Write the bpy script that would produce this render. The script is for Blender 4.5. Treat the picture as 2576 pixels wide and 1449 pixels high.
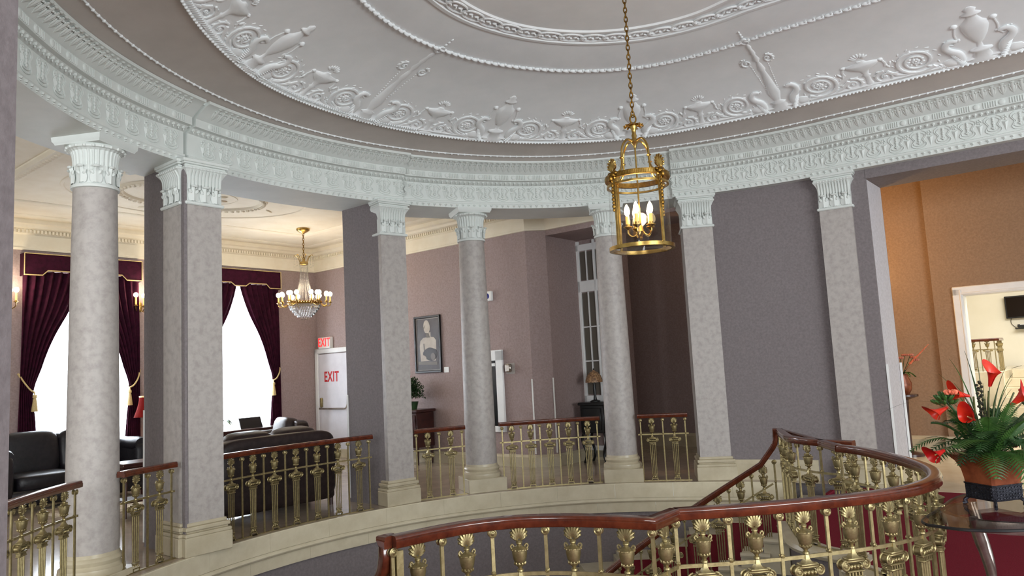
import bpy, bmesh, math, random
from math import sin, cos, pi, radians, degrees, atan2, hypot, sqrt
from mathutils import Vector, Matrix
random.seed(7)
SC = bpy.context.scene
COL = SC.collection
for o in list(bpy.data.objects): bpy.data.objects.remove(o)

# ------------------------------------------------------------ camera, world, lights, exposure
def make_camera():
    p, r = radians(6.22), radians(-2.99)
    fw = Vector((0, cos(p), sin(p))); up0 = Vector((0, -sin(p), cos(p))); rt0 = Vector((1, 0, 0))
    rt = rt0*cos(r) + up0*sin(r); up = -rt0*sin(r) + up0*cos(r)
    cd = bpy.data.cameras.new('camera'); cam = bpy.data.objects.new('camera', cd); COL.objects.link(cam)
    cd.sensor_width = 36.0; cd.lens = 1868.0/2576.0*36.0; cd.clip_start = 0.05
    m = Matrix.Identity(4)
    for i in range(3): m[i][0] = rt[i]; m[i][1] = up[i]; m[i][2] = -fw[i]
    m.translation = Vector((0, 0, 1.63)); cam.matrix_world = m
    SC.camera = cam
make_camera()
w = bpy.data.worlds.new('world'); SC.world = w; w.use_nodes = True
w.node_tree.nodes['Background'].inputs[0].default_value = (0.86, 0.94, 1.0, 1)
w.node_tree.nodes['Background'].inputs[1].default_value = 0.8
SC.view_settings.view_transform = 'Standard'
SC.view_settings.look = 'None'
SC.view_settings.gamma = 1.0
SC.view_settings.use_curve_mapping = False
SC.view_settings.exposure = 0.1

def area_light(name, loc, target, sx, sy, power, color):
    l = bpy.data.lights.new(name, 'AREA'); l.shape = 'RECTANGLE'; l.size = sx; l.size_y = sy; l.energy = power; l.color = color
    o = bpy.data.objects.new(name, l); COL.objects.link(o); o.location = loc
    o.rotation_euler = (Vector(target)-Vector(loc)).to_track_quat('-Z', 'Y').to_euler()
    return o
def point_light(name, loc, power, color, rad=0.05):
    l = bpy.data.lights.new(name, 'POINT'); l.energy = power; l.color = color; l.shadow_soft_size = rad
    o = bpy.data.objects.new(name, l); COL.objects.link(o); o.location = loc
    return o

# ------------------------------------------------------------ plan coordinates: u along the long axis of the oval hall, v across it
C0 = (1.3, 5.65); UX, UY = cos(radians(-39)), sin(radians(-39)); VX, VY = -UY, UX
ROT = radians(-39)
def W(u, v, z=0.0): return Vector((C0[0]+u*UX+v*VX, C0[1]+u*UY+v*VY, z))

# daylight through the two tall windows of the lounge, and two unseen area lights added to brighten the hall
area_light('daylight', W(-11.7, -0.08, 2.3), W(-6, -0.08, 1.2), 1.7, 2.8, 420, (0.86, 0.93, 1.0))
area_light('daylight', W(-11.7, 2.76, 2.3), W(-6, 2.76, 1.2), 1.7, 2.8, 420, (0.86, 0.93, 1.0))
area_light('daylight', W(13.0, -5.0, 2.4), W(-3, 1, 4.2), 8.0, 4.0, 1400, (0.93, 0.99, 1.0))  # assumed light from the right, no window built, to brighten dome and entablature
area_light('daylight', W(2.6, -10.5, 3.0), W(-1.0, 4.5, 1.0), 4.5, 2.6, 520, (0.95, 0.98, 1.0))  # unseen fill light added behind the viewer to brighten the far marble edge

# ------------------------------------------------------------ materials
MATS = {}
def srgb(r, g, b):
    f = lambda c: (c/255/12.92) if c/255 <= 0.04045 else ((c/255+0.055)/1.055)**2.4
    return (f(r), f(g), f(b), 1)
def mat(name, c1, c2=None, rough=0.6, metal=0.0, scale=6.0, detail=4.0, bump=0.0, bscale=None, spec=0.5, emit=None, estr=0.0, kind='noise', mix=(0.35, 0.65), coat=0.0, trans=0.0):
    m = bpy.data.materials.new(name); m.use_nodes = True; nt = m.node_tree; b = nt.nodes['Principled BSDF']
    b.inputs['Base Color'].default_value = c1; b.inputs['Roughness'].default_value = rough; b.inputs['Metallic'].default_value = metal
    b.inputs['Specular IOR Level'].default_value = spec
    b.inputs['Coat Weight'].default_value = coat; b.inputs['Coat Roughness'].default_value = 0.08
    b.inputs['Transmission Weight'].default_value = trans
    tc = nt.nodes.new('ShaderNodeTexCoord')
    if c2 is not None:
        if kind == 'wave':
            n = nt.nodes.new('ShaderNodeTexWave'); n.inputs['Scale'].default_value = scale; n.inputs['Distortion'].default_value = 6; n.inputs['Detail'].default_value = detail
        else:
            n = nt.nodes.new('ShaderNodeTexNoise'); n.inputs['Scale'].default_value = scale; n.inputs['Detail'].default_value = detail; n.inputs['Roughness'].default_value = 0.62
        nt.links.new(tc.outputs['Object'], n.inputs['Vector'])
        r = nt.nodes.new('ShaderNodeValToRGB'); r.color_ramp.elements[0].position = mix[0]; r.color_ramp.elements[1].position = mix[1]
        r.color_ramp.elements[0].color = c1; r.color_ramp.elements[1].color = c2
        nt.links.new(n.outputs[0], r.inputs[0]); nt.links.new(r.outputs[0], b.inputs['Base Color'])
    if bump:
        n2 = nt.nodes.new('ShaderNodeTexNoise'); n2.inputs['Scale'].default_value = bscale or scale*4; n2.inputs['Detail'].default_value = 3
        nt.links.new(tc.outputs['Object'], n2.inputs['Vector'])
        bp = nt.nodes.new('ShaderNodeBump'); bp.inputs['Strength'].default_value = bump; bp.inputs['Distance'].default_value = 0.01
        nt.links.new(n2.outputs[0], bp.inputs['Height']); nt.links.new(bp.outputs[0], b.inputs['Normal'])
    if emit: b.inputs['Emission Color'].default_value = emit; b.inputs['Emission Strength'].default_value = estr
    MATS[name] = m
    return m
mat('plaster', srgb(240, 244, 245), srgb(246, 249, 250), 0.75, scale=3, bump=0.06, bscale=60)
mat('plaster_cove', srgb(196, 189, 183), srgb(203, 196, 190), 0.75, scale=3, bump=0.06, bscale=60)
mat('plaster_trim', srgb(212, 217, 213), srgb(220, 224, 220), 0.6, scale=3, bump=0.05, bscale=90)
mat('plaster_cream', srgb(236, 226, 204), srgb(243, 235, 216), 0.7, scale=3, bump=0.05, bscale=80)
mat('wallpaper', srgb(116, 108, 109), srgb(130, 122, 123), 0.8, scale=38, detail=6, bump=0.15, bscale=130)
mat('wallpaper_warmlit', srgb(146, 127, 125), srgb(163, 144, 141), 0.8, scale=34, detail=6, bump=0.12, bscale=130)  # mauve paper with the pinkish tint of warm lamps put into its colour
mat('wallpaper_lit', srgb(186, 182, 186), srgb(202, 198, 203), 0.75, scale=30, detail=4, bump=0.1, bscale=100)  # lit copy of the mauve paper, light from the right put into the colour
mat('wallpaper_tan', srgb(142, 114, 90), srgb(156, 127, 102), 0.8, scale=34, detail=5, bump=0.12, bscale=130)
mat('faux_marble', srgb(158, 150, 146), srgb(176, 169, 164), 0.5, scale=15, detail=8, bump=0.04, bscale=40, mix=(0.33, 0.58))
mat('marble', srgb(200, 189, 162), srgb(217, 207, 182), 0.12, scale=5, detail=8, spec=0.55, mix=(0.3, 0.7))
mat('marble_base', srgb(180, 168, 142), srgb(198, 187, 162), 0.3, scale=6, detail=8, mix=(0.3, 0.7))
mat('floor_stone', srgb(158, 142, 126), srgb(182, 166, 148), 0.14, scale=3, detail=7, spec=0.5, mix=(0.3, 0.7))
mat('floor_pale', srgb(205, 192, 166), srgb(219, 208, 184), 0.2, scale=3, detail=7, mix=(0.3, 0.7))
mat('carpet_red', srgb(104, 24, 38), srgb(124, 32, 47), 0.95, scale=120, detail=2, bump=0.5, bscale=200, spec=0.1)
mat('brass', srgb(142, 128, 90), srgb(168, 153, 112), 0.42, metal=0.8, scale=30, detail=4, bump=0.05, bscale=90)
mat('gold', srgb(158, 126, 66), srgb(188, 158, 94), 0.3, metal=1.0, scale=20)
mat('gold_dark', srgb(112, 82, 34), srgb(150, 114, 52), 0.4, metal=1.0, scale=40)
mat('mahogany', srgb(66, 29, 18), srgb(104, 50, 30), 0.22, scale=14, detail=5, coat=0.5, mix=(0.3, 0.7))
mat('mahogany_dark', srgb(46, 20, 18), srgb(66, 30, 26), 0.3, scale=10, coat=0.3)
mat('leather', srgb(22, 20, 25), srgb(32, 29, 34), 0.4, spec=0.35, scale=16, bump=0.2, bscale=30)
mat('leather_brown', srgb(36, 26, 26), srgb(50, 38, 36), 0.42, spec=0.3, scale=16, bump=0.2, bscale=30)
mat('velvet', srgb(44, 10, 28), srgb(62, 16, 38), 0.85, scale=12, bump=0.1, spec=0.15)
mat('cord_gold', srgb(196, 168, 110), srgb(214, 190, 138), 0.6, scale=60)
mat('white_paint', srgb(232, 232, 232), srgb(240, 240, 240), 0.4, scale=4)
mat('white_plastic', srgb(235, 235, 233), None, 0.35)
mat('door_white', srgb(214, 212, 218), srgb(224, 222, 228), 0.4, scale=4)
mat('red_letter', srgb(190, 30, 34), None, 0.5)
mat('red_sign', srgb(215, 60, 60), None, 0.5, emit=srgb(255, 60, 60), estr=0.7)
mat('blue_plastic', srgb(24, 36, 130), None, 0.4)
mat('black', srgb(14, 14, 15), None, 0.35)
mat('black_frame', srgb(20, 18, 20), None, 0.3)
mat('iron', srgb(34, 34, 40), srgb(54, 54, 62), 0.4, metal=0.7, scale=40, bump=0.3)
mat('glass_dark', srgb(40, 40, 40), None, 0.1, spec=0.6)
mat('pane_grey', srgb(98, 92, 84), None, 0.15, spec=0.5)
mat('steel', srgb(150, 140, 130), srgb(176, 168, 160), 0.28, metal=0.9, scale=12)
mat('vase_copper', srgb(112, 54, 30), srgb(142, 76, 46), 0.35, metal=0.25, scale=18)
mat('leaf', srgb(34, 66, 22), srgb(62, 96, 40), 0.45, scale=10)
mat('leaf_dark', srgb(28, 52, 26), srgb(46, 76, 36), 0.5, scale=10)
mat('leaf_olive', srgb(60, 66, 34), srgb(92, 96, 54), 0.5, scale=10)
mat('stem_dark', srgb(46, 42, 30), None, 0.6)
mat('lily', srgb(178, 20, 18), srgb(226, 62, 28), 0.4, scale=7, mix=(0.4, 0.75))
mat('coral', srgb(206, 96, 70), srgb(226, 128, 92), 0.6, scale=20)
mat('flower_pink', srgb(176, 104, 88), srgb(196, 126, 108), 0.6, scale=20)
mat('candle', srgb(236, 196, 120), None, 0.5, emit=srgb(255, 190, 90), estr=0.5)
mat('bulb', srgb(255, 240, 210), None, 0.4, emit=srgb(255, 226, 170), estr=14.0)
mat('bulb_round', srgb(255, 245, 225), None, 0.4, emit=srgb(255, 236, 200), estr=9.0)
mat('shade_red', srgb(74, 10, 8), None, 0.9, spec=0.05, emit=srgb(190, 36, 20), estr=0.12)
mat('lamp_tip', srgb(255, 210, 120), None, 0.5, emit=srgb(255, 200, 110), estr=3.0)
mat('mosaic', srgb(112, 82, 60), srgb(168, 132, 96), 0.35, scale=40, mix=(0.45, 0.55))
mat('print_dark', srgb(64, 62, 66), srgb(88, 84, 88), 0.35, scale=3)
mat('print_skin', srgb(176, 164, 150), srgb(206, 196, 182), 0.35, scale=4)
mat('print_shadow', srgb(112, 104, 98), None, 0.35)
mat('print_black', srgb(26, 24, 28), None, 0.35)
mat('print_line', srgb(196, 190, 180), None, 0.4)
mat('wall_cream', srgb(242, 238, 222), srgb(246, 242, 228), 0.7, scale=2)
mat('rug', srgb(196, 184, 162), srgb(150, 132, 118), 0.95, scale=5, detail=6, bump=0.3, bscale=120, mix=(0.4, 0.6))
mat('screen', srgb(12, 12, 14), None, 0.12, spec=0.6)
def glass_mat(name, ior=1.45, tint=(1, 1, 1, 1), clear=0.9):
    m = bpy.data.materials.new(name); m.use_nodes = True; nt = m.node_tree; nt.nodes.clear()
    out = nt.nodes.new('ShaderNodeOutputMaterial'); mx = nt.nodes.new('ShaderNodeMixShader'); t = nt.nodes.new('ShaderNodeBsdfTransparent'); g = nt.nodes.new('ShaderNodeBsdfGlossy')
    lw = nt.nodes.new('ShaderNodeLayerWeight'); lw.inputs[0].default_value = 0.35
    fr = nt.nodes.new('ShaderNodeMath'); fr.operation = 'MULTIPLY_ADD'; fr.inputs[1].default_value = 0.5; fr.inputs[2].default_value = (ior-1)**2/(ior+1)**2; nt.links.new(lw.outputs['Fresnel'] if False else lw.outputs['Facing'], fr.inputs[0])
    fr2 = nt.nodes.new('ShaderNodeMath'); fr2.operation = 'POWER'; fr2.inputs[1].default_value = 3.0; nt.links.new(lw.outputs['Facing'], fr2.inputs[0]); nt.links.new(fr2.outputs[0], fr.inputs[0])
    t.inputs[0].default_value = tint; g.inputs['Roughness'].default_value = 0.02
    nt.links.new(fr.outputs[0], mx.inputs[0]); nt.links.new(t.outputs[0], mx.inputs[1]); nt.links.new(g.outputs[0], mx.inputs[2]); nt.links.new(mx.outputs[0], out.inputs[0])
    MATS[name] = m
glass_mat('glass'); glass_mat('glass_smoke', 1.5, (0.80, 0.78, 0.76, 1)); glass_mat('crystal', 1.8, (0.93, 0.93, 0.92, 1))
def sheer_mat():
    m = bpy.data.materials.new('sheer'); m.use_nodes = True; nt = m.node_tree; nt.nodes.clear()
    out = nt.nodes.new('ShaderNodeOutputMaterial'); mx = nt.nodes.new('ShaderNodeMixShader'); t = nt.nodes.new('ShaderNodeBsdfTransparent'); g = nt.nodes.new('ShaderNodeBsdfTranslucent')
    g.inputs[0].default_value = (0.92, 0.94, 0.97, 1); mx.inputs[0].default_value = 0.7
    nt.links.new(t.outputs[0], mx.inputs[1]); nt.links.new(g.outputs[0], mx.inputs[2]); nt.links.new(mx.outputs[0], out.inputs[0])
    MATS['sheer'] = m
sheer_mat()

# ------------------------------------------------------------ mesh helpers
class MB:
    def __init__(s): s.v = []; s.f = []
    def add(s, vs, fs):
        o = len(s.v); s.v += [tuple(x) for x in vs]; s.f += [tuple(i+o for i in f) for f in fs]; return s
    def box(s, c, d, rz=0.0):
        cx, cy, cz = c; hx, hy, hz = d[0]/2, d[1]/2, d[2]/2; cr, sr = cos(rz), sin(rz)
        vs = [(cx+x*cr-y*sr, cy+x*sr+y*cr, cz+z) for z in (-hz, hz) for x, y in ((-hx, -hy), (hx, -hy), (hx, hy), (-hx, hy))]
        return s.add(vs, [(3, 2, 1, 0), (4, 5, 6, 7), (0, 1, 5, 4), (1, 2, 6, 5), (2, 3, 7, 6), (3, 0, 4, 7)])
    def bbox(s, c, d, b=0.01, rz=0.0):
        # box with chamfered edges
        cx, cy, cz = c; hx, hy, hz = d[0]/2, d[1]/2, d[2]/2; b = min(b, hx*.9, hy*.9, hz*.9); cr, sr = cos(rz), sin(rz)
        lay = [(-hz, b), (-hz+b, 0), (hz-b, 0), (hz, b)]; vs = []; fs = []
        for z, k in lay:
            for x, y in ((-hx+b+0*k, -hy+k), (hx-b, -hy+k), (hx-k, -hy+b), (hx-k, hy-b), (hx-b, hy-k), (-hx+b, hy-k), (-hx+k, hy-b), (-hx+k, -hy+b)):
                vs.append((cx+x*cr-y*sr, cy+x*sr+y*cr, cz+z))
        for i in range(3):
            for j in range(8): fs.append((i*8+j, i*8+(j+1) % 8, (i+1)*8+(j+1) % 8, (i+1)*8+j))
        fs.append(tuple(range(7, -1, -1))); fs.append(tuple(range(24, 32)))
        return s.add(vs, fs)
    def prism(s, poly, z0, z1):
        n = len(poly); vs = [(p[0], p[1], z0) for p in poly]+[(p[0], p[1], z1) for p in poly]
        a = sum(poly[i][0]*poly[(i+1) % n][1]-poly[(i+1) % n][0]*poly[i][1] for i in range(n))
        fs = [(i, (i+1) % n, n+(i+1) % n, n+i) for i in range(n)]+[tuple(range(n-1, -1, -1)), tuple(range(n, 2*n))]
        if a < 0: fs = [f[::-1] for f in fs]
        return s.add(vs, fs)
    def tube(s, pts, r, n=8, cap=True, flat=1.0, up=None):
        pts = [Vector(p) for p in pts]; m = len(pts)
        rs = r if isinstance(r, (list, tuple)) else [r]*m
        vs = []; fs = []; prev = None
        for i, p in enumerate(pts):
            t = (pts[min(i+1, m-1)]-pts[max(i-1, 0)])
            t = t.normalized() if t.length > 1e-9 else Vector((0, 0, 1))
            if prev is None:
                a = Vector(up) if up else (Vector((0, 0, 1)) if abs(t.z) < 0.9 else Vector((1, 0, 0)))
            else: a = prev
            a = (a-t*a.dot(t)); a = a.normalized() if a.length > 1e-6 else t.orthogonal().normalized()
            prev = a; b = t.cross(a)
            for k in range(n):
                q = 2*pi*k/n; vs.append(p+a*(cos(q)*rs[i]*flat)+b*(sin(q)*rs[i]))
        for i in range(m-1):
            for k in range(n): fs.append((i*n+k, i*n+(k+1) % n, (i+1)*n+(k+1) % n, (i+1)*n+k))
        if cap: fs += [tuple(range(n-1, -1, -1)), tuple(range((m-1)*n, m*n))]
        return s.add(vs, fs)
    def lathe(s, prof, n=16, c=(0, 0, 0), sx=1.0, sy=1.0, a0=0.0):
        vs = []; fs = []; m = len(prof)
        for r, z in prof:
            for k in range(n):
                q = a0+2*pi*k/n; vs.append((c[0]+r*cos(q)*sx, c[1]+r*sin(q)*sy, c[2]+z))
        for i in range(m-1):
            for k in range(n): fs.append((i*n+k, i*n+(k+1) % n, (i+1)*n+(k+1) % n, (i+1)*n+k))
        fs += [tuple(range(n-1, -1, -1)), tuple(range((m-1)*n, m*n))]
        return s.add(vs, fs)
    def ell(s, c, r, n=10, m=6, M=None, e=1.0):
        c = Vector(c); vs = []; fs = []
        pw = lambda x: math.copysign(abs(x)**e, x)
        for i in range(m+1):
            th = -pi/2+pi*i/m
            for k in range(n):
                q = 2*pi*k/n; d = Vector((r[0]*pw(cos(th))*pw(cos(q)), r[1]*pw(cos(th))*pw(sin(q)), r[2]*pw(sin(th))))
                vs.append(c+(M @ d if M else d))
        for i in range(m):
            for k in range(n): fs.append((i*n+k, i*n+(k+1) % n, (i+1)*n+(k+1) % n, (i+1)*n+k))
        return s.add(vs, fs)
    def grid(s, P):
        # P[i][j] points
        n = len(P); m = len(P[0]); vs = [p for r in P for p in r]
        return s.add(vs, [(i*m+j, i*m+j+1, (i+1)*m+j+1, (i+1)*m+j) for i in range(n-1) for j in range(m-1)])
    def sweep(s, path, prof, up=Vector((0, 0, 1)), cap=True, closed=False):
        # prof: list of (side, up) offsets; path: 3D points; mitred sideways
        path = [Vector(p) for p in path]; m = len(path); n = len(prof); vs = []; fs = []
        for i, p in enumerate(path):
            if closed: a = path[(i-1) % m]; b = path[(i+1) % m]
            else: a = path[max(i-1, 0)]; b = path[min(i+1, m-1)]
            d1 = (p-a); d2 = (b-p)
            if d1.length < 1e-9: d1 = d2
            if d2.length < 1e-9: d2 = d1
            d1 = d1.normalized(); d2 = d2.normalized(); t = (d1+d2)
            t = t.normalized() if t.length > 1e-6 else d1
            h = Vector((t.x, t.y, 0))
            if h.length < 1e-3: h = Vector((d2.x, d2.y, 0)) if hypot(d2.x, d2.y) > 1e-3 else Vector((d1.x, d1.y, 0))
            if h.length < 1e-3: h = Vector((1, 0, 0))
            sd = h.normalized().cross(up); sd.normalize(); u2 = sd.cross(t); u2.normalize()
            k = 1.0/max(0.5, sqrt(max(0.05, (1+d1.dot(d2))/2)))
            for a_, b_ in prof: vs.append(p+sd*(a_*k)+u2*b_)
        seg = m if closed else m-1
        for i in range(seg):
            i2 = (i+1) % m
            for j in range(n): fs.append((i*n+j, i2*n+j, i2*n+(j+1) % n, i*n+(j+1) % n))
        if cap and not closed: fs += [tuple(range(n)), tuple(range(m*n-1, (m-1)*n-1, -1))]
        return s.add(vs, fs)
    def build(s, name, m, parent=None, org=None, smooth=True, ang=38, kind=None, M=None):
        me = bpy.data.meshes.new(name)
        if org is None: vs = s.v
        else:
            ox, oy, oz = org; vs = [(x-ox, y-oy, z-oz) for x, y, z in s.v]
        if M is not None: vs = [tuple(M @ Vector(x)) for x in vs]
        me.from_pydata(vs, [], s.f); me.update()
        bm = bmesh.new(); bm.from_mesh(me); bmesh.ops.recalc_face_normals(bm, faces=bm.faces); bm.to_mesh(me); bm.free()
        if smooth:
            me.shade_smooth(); me.set_sharp_from_angle(angle=radians(ang))
        me.materials.append(MATS[m])
        return place(me, name, parent, kind=kind)
def place(me, name, parent=None, loc=None, rot=None, scl=None, kind=None):
    o = bpy.data.objects.new(name, me); COL.objects.link(o)
    if parent is not None: o.parent = parent
    if loc is not None: o.location = loc
    if rot is not None: o.rotation_euler = rot
    if scl is not None: o.scale = scl
    if kind: o['kind'] = kind
    return o
def tag(o, label, cat, group=None, kind=None):
    o['label'] = label; o['category'] = cat
    if group: o['group'] = group
    if kind: o['kind'] = kind
    return o
def thing(name, label, cat, loc=(0, 0, 0), rz=0.0, group=None, kind=None):
    o = bpy.data.objects.new(name, None); COL.objects.link(o); o.empty_display_size = 0.1
    o.location = loc; o.rotation_euler = (0, 0, rz)
    return tag(o, label, cat, group, kind)
def copy_tree(o, parent=None):
    c = o.copy(); COL.objects.link(c); c.parent = parent
    for ch in o.children: copy_tree(ch, c)
    return c
def spline(nodes, vals, x):
    n = len(nodes)
    if x <= nodes[0]: return vals[0]
    if x >= nodes[-1]: return vals[-1]
    i = 0
    while x > nodes[i+1]: i += 1
    t = (x-nodes[i])/(nodes[i+1]-nodes[i])
    p0 = vals[max(i-1, 0)]; p1 = vals[i]; p2 = vals[i+1]; p3 = vals[min(i+2, n-1)]
    return 0.5*((2*p1)+(-p0+p2)*t+(2*p0-5*p1+4*p2-p3)*t*t+(-p0+3*p1-3*p2+p3)*t**3)
def smooth_path(pts, per=6):
    out = []; n = len(pts)
    idx = list(range(n))
    for i in range(n-1):
        for k in range(per):
            x = i+k/per; out.append(tuple(spline(idx, [p[d] for p in pts], x) for d in range(len(pts[0]))))
    out.append(tuple(pts[-1])); return out
def arclen(pts):
    L = [0.0]
    for a, b in zip(pts, pts[1:]): L.append(L[-1]+(Vector(b)-Vector(a)).length)
    return L
def at_len(pts, L, s):
    s = max(0, min(L[-1], s)); i = 0
    while i < len(L)-2 and L[i+1] < s: i += 1
    t = (s-L[i])/max(1e-9, L[i+1]-L[i]); a, b = Vector(pts[i]), Vector(pts[i+1])
    return a.lerp(b, t), (b-a).normalized()
def text_mesh(name, txt, size, m, parent, loc, rot, depth=0.004):
    c = bpy.data.curves.new(name, 'FONT'); c.offset = size*.022; c.space_character = 1.12; c.body = txt; c.size = size; c.extrude = depth; c.align_x = 'CENTER'; c.align_y = 'CENTER'
    t = bpy.data.objects.new(name+'_tmp', c); COL.objects.link(t)
    bpy.context.view_layer.update()
    me = bpy.data.meshes.new_from_object(t.evaluated_get(bpy.context.evaluated_depsgraph_get()))
    bpy.data.objects.remove(t); me.materials.clear(); me.materials.append(MATS[m]); me.name = name
    return place(me, name, parent, loc, rot, (.74, 1, 1))
# ------------------------------------------------------------ the oval: ring curves (radius table every 15 degrees from 90 to 270)
NODES = [90+15*i for i in range(13)]
ARCH = [4.79, 4.80, 4.86, 4.97, 5.0, 5.02, 5.01, 5.0, 5.0, 4.9, 4.84, 4.80, 4.79]
CORN = [4.47, 4.48, 4.55, 4.66, 4.70, 4.71, 4.71, 4.70, 4.69, 4.66, 4.58, 4.5, 4.47]
BEAD = [4.34, 4.36, 4.44, 4.54, 4.58, 4.6, 4.59, 4.54, 4.48, 4.42, 4.36, 4.34, 4.34]
ROPE = [3.87, 3.9, 4.06, 4.13, 4.14, 4.12, 4.08, 4.02, 3.86, 3.74, 3.72, 3.76, 3.8]
GARL = [2.38, 2.45, 2.56, 2.6, 2.61, 2.63, 2.63, 2.62, 2.6, 2.55, 2.5, 2.45, 2.4]
GUIO = [1.93, 1.99, 2.05, 2.09, 2.12, 2.14, 2.16, 2.15, 2.12, 2.08, 2.03, 1.98, 1.93]
GUII = [1.55, 1.66, 1.74, 1.81, 1.86, 1.9, 1.91, 1.9, 1.86, 1.8, 1.74, 1.65, 1.55]
AXIS = [0.0]*13
UC = 2.5; PH0 = degrees(atan2(3.95, 2.5)); PH1 = 360-PH0
def ring_uv(tab, ph, off=0.0):
    if ph < 90:
        u = 3.95/math.tan(radians(ph)); b = 0.08*(1-(1-u/2.5)**2) if tab[0] > 0 else 0
        return (u, tab[0]+b+off if tab[0] > 0 else 0.0)
    if ph > 270:
        u = 3.95/math.tan(radians(360-ph)); b = 0.08*(1-(1-u/2.5)**2) if tab[0] > 0 else 0
        return (u, -(tab[-1]+b+off) if tab[0] > 0 else 0.0)
    r = spline(NODES, tab, ph)
    r = max(0.0, r+off) if tab[0] > 0 else 0.0
    return (r*cos(radians(ph)), r*sin(radians(ph)))
def RP(tab, ph, z, off=0.0): return W(*ring_uv(tab, ph, off), z)
PHS = [PH0+(PH1-PH0)*i/160 for i in range(161)]
def full_loop(fn):
    # fn(ph)->(u,v,z); left half and its mirror image about u = UC
    L = [fn(p) for p in PHS]; R = [(2*UC-u, v, z) for u, v, z in reversed(L[1:-1])]
    return [W(*p) for p in L+R]
def loft(mb, loops):
    n = len(loops[0]); vs = [p for l in loops for p in l]; fs = []
    for i in range(len(loops)-1):
        for k in range(n): fs.append((i*n+k, i*n+(k+1) % n, (i+1)*n+(k+1) % n, (i+1)*n+k))
    return mb.add(vs, fs)
def ringloop(tab, z, off=0.0): return full_loop(lambda p: (*ring_uv(tab, p, off), z))
def dome_z(y): return 4.645+0.355*(1-(1-min(1, max(0, y)))**1.5)
def dome_uv(ph, y):
    a = ring_uv(ROPE, ph); b = ring_uv(GARL, ph); c = ring_uv(GUIO, ph)
    if y <= 1: return (a[0]+(b[0]-a[0])*y, a[1]+(b[1]-a[1])*y, dome_z(y))
    t = (y-1)*1.5/0.47; t = min(1.3, t)
    return (b[0]+(c[0]-b[0])*t, b[1]+(c[1]-b[1])*t, 5.0+0.08*t)
mb = MB(); loops = [ringloop(CORN, 4.53, -0.005), ringloop(BEAD, 4.57), ringloop(ROPE, 4.64, 0.02), ringloop(ROPE, 4.645, -0.06)]
for y in (0.05, 0.1, 0.2, 0.3, 0.42, 0.55, 0.7, 0.85, 1.0): loops.append(full_loop(lambda p: dome_uv(p, y)))
loops += [ringloop(GUIO, 5.08), ringloop(GUIO, 5.065, -0.01), ringloop(GUIO, 5.065, -0.05), ringloop(GUIO, 5.09, -0.06), ringloop(GUII, 5.10, 0.05), ringloop(GUII, 5.085, 0.04), ringloop(GUII, 5.085, 0.0), ringloop(GUII, 5.105, -0.01), ringloop(AXIS, 5.13)]
loft(mb, loops)
ceiling = mb.build('ceiling', 'plaster', ang=50)
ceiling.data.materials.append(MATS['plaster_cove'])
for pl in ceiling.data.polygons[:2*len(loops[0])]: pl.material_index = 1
tag(ceiling, 'white oval plaster dome ceiling with raised ornament over the stair hall', 'ceiling', kind='structure')

# ------------------------------------------------------------ relief ornament on the dome
def phi_add(ph, x):
    # move x metres along the rope ring, to the right as seen from the hall (decreasing angle)
    if ph >= 90:
        p2 = ph-degrees(x/4.05)
        if p2 >= 90: return p2
        x = (90-p2)*radians(1)*4.05; u = x
        return degrees(atan2(3.95, u))
    u = 3.95/math.tan(radians(ph))+x
    if u >= 0: return degrees(atan2(3.95, max(u, 1e-6)))
    return 90+degrees(-u/4.05)
def dome_map(ph0, x, y, d):
    f = 1.0-0.22*max(0, min(1, y/1.5)) if False else 1.0
    ph = phi_add(ph0, x); yy = y/1.52
    P = W(*dome_uv(ph, yy))
    e = 0.01
    Px = W(*dome_uv(phi_add(ph0, x+e), yy)); Py = W(*dome_uv(ph, yy+e))
    n = (Px-P).cross(Py-P)
    if n.length < 1e-12: n = Vector((0, 0, -1))
    n.normalize()
    if n.z > 0: n = -n
    return P+n*d
class RB(MB):
    def rl(s, prof, x0=0.0, k=0.45, dmax=0.055, n=7):
        vs = []; fs = []
        for y, w in prof:
            for i in range(n):
                a = pi*i/(n-1); vs.append((x0+w*cos(a), y, -0.004+min(dmax, w*k+0.008)*sin(a)))
        for j in range(len(prof)-1):
            for i in range(n-1): fs.append((j*n+i, j*n+i+1, (j+1)*n+i+1, (j+1)*n+i))
        fs += [tuple(range(n)), tuple(range(len(prof)*n-n, len(prof)*n))]
        return s.add(vs, fs)
    def wire(s, pts, r, n=6):
        return s.tube([(p[0], p[1], p[2] if len(p) > 2 else 0.006) for p in pts], r, n=n, up=(0, 0, 1))
    def blob(s, x, y, rx, ry, rd=0.02, a=0.0, n=8, m=5):
        M = Matrix.Rotation(a, 3, 'Z'); return s.ell((x, y, 0.0), (rx, ry, rd), n, m, M)
    def spiral(s, cx, cy, R, turns, dirn, a0, r0=0.02, r1=0.01, Rin=0.25):
        pts = []; n = int(18*turns); rs = []
        for i in range(n+1):
            t = i/n; a = a0+dirn*2*pi*turns*t; q = R*(1-(1-Rin)*t); pts.append((cx+q*cos(a), cy+q*sin(a), 0.012)); rs.append(r0+(r1-r0)*t)
        s.tube(pts, rs, n=6, up=(0, 0, 1))
        for i in range(6):
            a = 2*pi*i/6; s.blob(cx+R*0.13*cos(a), cy+R*0.13*sin(a), R*0.09, R*0.09, 0.022)
        s.blob(cx, cy, R*0.08, R*0.08, 0.03)
        for i in range(5):
            t = 0.05+0.07*i; a = a0+dirn*2*pi*turns*t; q = R*(1.0+0.06-(1-Rin)*t)
            s.blob(cx+q*cos(a), cy+q*sin(a), 0.035, 0.014, 0.018, a+dirn*0.9)
        return s
    def dome(s, name, ph0, flip=False):
        s.v = [tuple(dome_map(ph0, -x if flip else x, y, d*.62)) for x, y, d in s.v]
        return s.build(name, 'plaster', ceiling, ang=60)
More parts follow.
